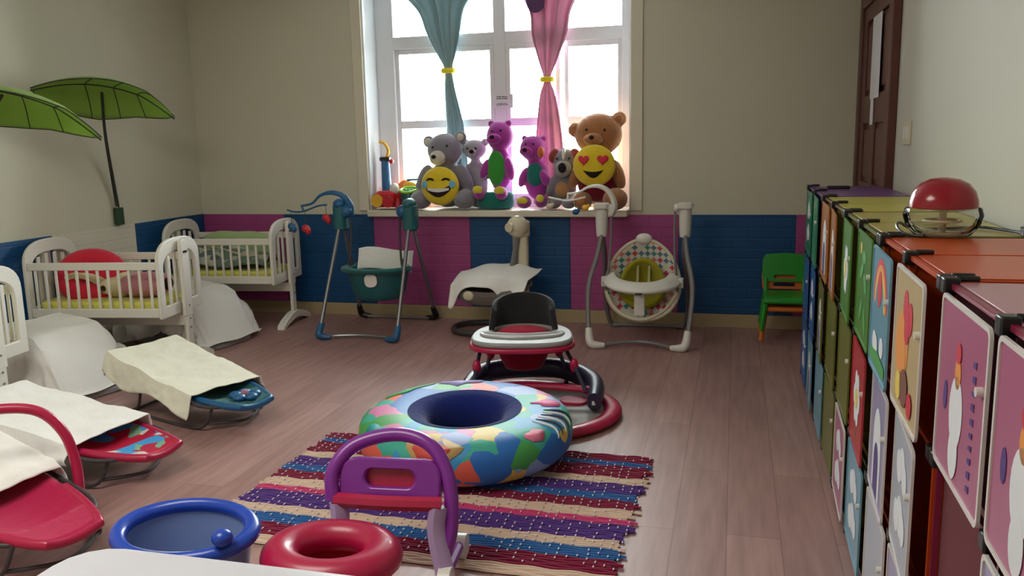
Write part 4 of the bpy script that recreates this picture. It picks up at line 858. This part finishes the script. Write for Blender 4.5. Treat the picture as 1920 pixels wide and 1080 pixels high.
# ---------------------------------------------------------------- cube cabinets along the right wall
XF, XB = .434, .825; PZ = .372; Z0 = .012
def shp(kind, g, w, h):
    """flat printed picture: adds coloured polygons (material index) in door coordinates"""
    def P(poly, mi, z): g.m(mi).prism(poly, .0006, SH[0], z)
    if kind == 'rainbow':
        for k, (r, mi) in enumerate(((.135, 1), (.118, 2), (.100, 3), (.082, 0))): P(circ(0, .02, r, r, 20, 0, PI), mi, .0005*k)
        P(circ(0, .07, .042, .05), 1, .0025); P(circ(-.07, -.09, .04, .03), 4, .001); P(circ(-.04, -.10, .04, .035), 4, .0016); P(circ(.07, -.08, .035, .028), 4, .001); P([(-.15, -.15), (.15, -.15), (.15, -.12), (0, -.105), (-.15, -.12)], 5, .0021)
    elif kind == 'balloons':
        for k, (x, y) in enumerate(((-.03, .09), (.03, .07), (.0, .045))): P(circ(x, y, .032, .04, 16), 1, .0005*(k+1)); P([(x-.001, y-.04), (x+.001, y-.04), (.006, -.08), (.003, -.08)], 6, .0003)
        P(circ(-.06, -.01, .085, .085, 18), 2, .0002); P(circ(.0, -.10, .05, .045), 6, .0024); P(circ(-.07, -.11, .035, .035), 3, .0024); P(circ(.08, -.12, .03, .03), 1, .0024)
    elif kind == 'daisy':
        for a in range(6): P(circ(.06*math.cos(a*1.047), .06*math.sin(a*1.047), .035, .035, 14), 4, .0006+.0003*(a % 2))
        P(circ(0, 0, .035, .035), 3, .0018); P([(-.004, -.15), (.004, -.15), (.004, -.06), (-.004, -.06)], 5, .0003)
    elif kind == 'arch':
        P([(-.09, -.15), (.09, -.15)] + circ(0, -.02, .09, .12, 14, 0, PI), 4, .0006); P([(-.05, -.15), (.05, -.15)] + circ(0, -.06, .05, .06, 12, 0, PI), 7, .0014)
    elif kind == 'leaves':
        for x, y, a in ((-.05, .05, .5), (.05, .02, -.5), (0, .10, 0), (-.04, -.08, .9), (.07, -.1, -.9)):
            P([(x+.05*math.cos(t)*math.cos(a)-.02*math.sin(t)*math.sin(a), y+.05*math.cos(t)*math.sin(a)+.02*math.sin(t)*math.cos(a)) for t in [2*PI*i/14 for i in range(14)]], 5, .0006)
        P(circ(-.09, .12, .02), 3, .0004)
    elif kind == 'clouds':
        for x, y, r in ((-.05, .06, .05), (0, .08, .05), (.05, .06, .045), (0, -.05, .06), (.06, -.06, .045), (-.06, -.07, .05)): P(circ(x, y, r, r*.8, 16), 4, .0004+abs(x)*.01)
    elif kind == 'marks':
        P(circ(-.02, -.03, .05, .07), 4, .0006); P(circ(-.02, -.11, .035, .05), 4, .0012); P(circ(-.02, .045, .022, .03, 14), 2, .0006); P(circ(-.02, .085, .018, .02), 1, .0012)
        y = .10
        while y > -.13: h_ = random.uniform(.010, .016); P([(.085, y-h_), (.105, y-h_), (.105, y), (.085, y-.004)], 7, .0006); y -= h_+.012
        P(circ(-.11, -.02, .015, .03, 12), 7, .0006)
SH = [None]
prm = [None, mat('print_red', (206, 50, 70), .5), mat('print_orange', (230, 150, 70), .5), mat('print_yellow', (232, 206, 90), .5), mat('print_white', (226, 230, 236), .5), mat('print_leaf_green', (80, 160, 80), .5), mat('print_brown', (126, 80, 66), .5), mat('print_violet', (84, 60, 130), .5)]
M_white_edge = plastic('milky_panel_edge', (220, 216, 214), .4)
def pp_(name, rgb): return mat('panel_'+name, tuple(int(v*.9) for v in rgb), .35, vary=.05, vscale=10, coat=.1)
CC = {'purple': pp_('purple', (124, 74, 150)), 'teal': pp_('teal', (50, 150, 120)), 'blue': pp_('blue', (50, 110, 190)), 'lblue': pp_('light_blue', (126, 180, 206)), 'yellow': pp_('yellow', (216, 206, 96)), 'khaki': pp_('khaki', (206, 190, 104)),
      'orange': pp_('orange', (222, 84, 30)), 'amber': pp_('amber', (196, 120, 50)), 'brown': pp_('brown', (120, 76, 36)), 'green': pp_('green', (90, 150, 60)), 'olive': pp_('olive', (116, 120, 44)), 'cream': pp_('cream', (222, 198, 150)),
      'pink': pp_('pink', (196, 112, 150)), 'lpink': pp_('light_pink', (206, 146, 160)), 'red': pp_('red', (200, 50, 60)), 'lav': pp_('lavender', (170, 166, 206)), 'crim': pp_('crimson', (150, 30, 70)), 'bwhite': pp_('bluish_white', (196, 204, 220))}
def cabinet(label, ylo, yhi, top, frame_m, doors, top_label):
    t = thing('cube_cabinet', label, 'cabinet', (XF, (ylo+yhi)/2, 0), 0, 'cube cabinets along the right wall')
    ym = (ylo+yhi)/2; yy = (ylo, ym, yhi); Zs = [Z0+k*PZ for k in range(4)]
    g = G(); r = .006
    for x in (XF, XB):
        for y in yy: g.box((x, y, (Zs[0]+Zs[3])/2), (.012, .012, Zs[3]-Zs[0]))
        for z in Zs: g.box((x, ym, z), (.011, yhi-ylo, .011))
    for y in yy:
        for z in Zs: g.box(((XF+XB)/2, y, z), (XB-XF, .010, .010))
    obj('frame', g, frame_m, t, flat=True)
    for c in range(2):
        a, b = yy[c]+.009, yy[c+1]-.009
        obj('top_panel', G().box(((XF+XB)/2, (a+b)/2, Zs[3]+.005), (XB-XF-.02, b-a, .005)), top, t, bevel=.001, label=top_label)
        obj('back_panel', G().box((XB, (a+b)/2, (Zs[0]+Zs[3])/2), (.004, b-a, Zs[3]-Zs[0]-.02)), top, t, flat=True)
        for z in Zs[:3]: obj('shelf_panel', G().box(((XF+XB)/2, (a+b)/2, z+.004), (XB-XF-.03, b-a, .004)), top, t, flat=True)
    for y in yy: obj('side_panel', G().box(((XF+XB)/2, y, (Zs[0]+Zs[3])/2), (XB-XF-.02, .004, Zs[3]-Zs[0]-.015)), top if y != yy[0] else frame_m, t, flat=True)
    for y in yy:
        for z in Zs:
            g = G().box((XF-.004, y, z), (.032, .034, .034))
            if z > 1: g.tube([(XF+.005, y, z+.014), (XF+.05, y, z+.014)], .007, seg=6); 
            obj('connector', g, M_blk, t, bevel=.004)
    for (c, rw, m, kind, dlab, ajar) in doors:
        a, b = yy[c]+.014, yy[c+1]-.014; z0_, z1_ = Zs[rw]+.012, Zs[rw+1]-.012
        w, h = (b-a)/2, (z1_-z0_)/2
        # hinge on the far edge (b); door swings towards -X by ajar
        o_ = Vector((XF-(.030 if m in ('lblue', 'cream') and rw == 2 else .014), b, (z0_+z1_)/2)); ex = Vector((-math.sin(ajar), -math.cos(ajar), 0))
        F = frame(o_+ex*w, ex, (0, 0, 1)); SH[0] = F @ Matrix.Translation((0, 0, .0032))
        d = obj('door', G().prism(rr(w, h, .02), .004, F, -.001), [CC[m]], t, label=dlab)
        obj('door_edge', G().ring(rr(w+.002, h+.002, .02), rr(w-.007, h-.007, .014), .006, F), M_white_edge if m in ('pink', 'lav', 'bwhite', 'cream') else CC[m], d)
        obj('knob', G().xf(F).cyl(F @ Vector((w-.03, .06, .003)), F @ Vector((w-.03, .06, .014)), .009, 10), M_wplast, d)
        if kind:
            g = G(); shp(kind, g, w, h); obj('print', g, [CC[m]]+prm[1:], d, flat=True)
cabinet('purple topped cube cabinet farthest along the right wall', 4.43, 5.30, CC['purple'], CC['purple'],
        [(0, 2, 'teal', 'leaves', 'teal door', .04), (1, 2, 'teal', 'clouds', 'teal door with pale print', .02), (0, 1, 'blue', 'clouds', 'blue door', .04), (1, 1, 'blue', None, 'blue door', .03), (0, 0, 'lblue', 'arch', 'light blue door', .04), (1, 0, 'blue', 'clouds', 'blue door', .02)], 'purple top panel')
cabinet('yellow topped cube cabinet next to the purple one', 3.56, 4.393, CC['yellow'], CC['brown'],
        [(0, 2, 'amber', 'arch', 'amber door with pale arch print', .06), (1, 2, 'amber', 'arch', 'amber door', .02), (0, 1, 'olive', None, 'olive door', .02), (1, 1, 'olive', 'arch', 'olive door', .05), (0, 0, 'olive', None, 'olive door', 0), (1, 0, 'lblue', None, 'light blue door', .02)], 'yellow top panel')
cabinet('khaki topped cube cabinet with the round lamp above it', 2.70, 3.523, CC['khaki'], CC['olive'],
        [(0, 2, 'green', 'leaves', 'green leaf print door', .03), (1, 2, 'green', 'daisy', 'green door', .05), (0, 1, 'red', 'daisy', 'red flower door', .04), (1, 1, 'olive', None, 'olive door', .02), (0, 0, 'lblue', 'clouds', 'pale blue door', .02), (1, 0, 'pink', 'clouds', 'pink door', .03)], 'khaki top panel')
cabinet('orange topped cube cabinet with rainbow and balloon doors', 1.905, 2.663, CC['orange'], CC['orange'],
        [(1, 2, 'lblue', 'rainbow', 'light blue rainbow door', .03), (0, 2, 'cream', 'balloons', 'cream balloon door', .02), (1, 1, 'lav', 'arch', 'lavender door', .05), (0, 1, 'bwhite', 'clouds', 'bluish white door', .07), (1, 0, 'bwhite', None, 'bluish white door', .02), (0, 0, 'lav', 'clouds', 'lavender door', .02)], 'orange top panel')
cabinet('pink topped cube cabinet nearest the viewer', 1.10, 1.868, CC['lpink'], CC['crim'],
        [(1, 2, 'pink', 'marks', 'pink door with printed marks', .015), (0, 2, 'pink', 'marks', 'pink door with printed marks', .015), (0, 1, 'lav', 'clouds', 'lavender door', .02), (1, 0, 'crim', None, 'crimson door', 0), (0, 0, 'lav', None, 'lavender door', .02)], 'pink top panel')
# lamp
zt0 = Z0+3*PZ+.0085
t = thing('dome_humidifier', 'round table lamp with a red dome over a clear bowl on the cabinets', 'lamp', (.588, 2.70, zt0))
obj('clear_bowl', G().lathe([(.050, 0), (.078, .006), (.098, .03), (.107, .062), (.101, .082), (.097, .08), (.100, .068), (.092, .032), (.074, .012), (.03, .006)], (.588, 2.70, zt0), seg=40), glassy('clear_bowl_plastic', (250, 250, 246), .02, ior=1.12), t)
obj('water', G().lathe([(.06, .012), (.085, .03), (.088, .036), (.01, .036)], (.588, 2.70, zt0), seg=32), glassy('water', (246, 248, 244), .01, ior=1.1), t)
obj('inner_tube', G().cyl((.588, 2.70, zt0+.008), (.588, 2.70, zt0+.07), .011), M_crplast, t)
obj('inner_collar', torus(.05, .004).xf(Matrix.Translation((.588, 2.70, zt0+.045))), M_crplast, t)
obj('dome', G().lathe([(.088, .082), (.093, .085), (.091, .105), (.083, .13), (.065, .152), (.04, .165), (.01, .17)], (.588, 2.70, zt0), seg=40), plastic('glossy_red_plastic', (150, 12, 34), .2), t)
obj('base_ring', torus(.045, .008).xf(Matrix.Translation((.588, 2.70, zt0+.006))), M_crplast, t)
obj('power_cord', G().tube([(.53, 2.64, zt0+.006), (.49, 2.68, zt0+.006), (.475, 2.74, zt0+.02), (.49, 2.79, zt0+.03), (.54, 2.84, zt0+.006), (.66, 2.86, zt0+.006), (.74, 2.90, zt0+.006), (.79, 2.80, zt0+.006), (.81, 2.74, zt0+.006)], .0045, sm=6), M_blk, t)
obj('plug', G().rbox((.808, 2.70, zt0+.014), (.022, .045, .026), .008), M_blk, t)
solo('charger', G().rbox((.56, 5.05, zt0+.008), (.12, .055, .016), .012), M_blk, 'flat black charger lying on the purple cabinet top', 'charger')
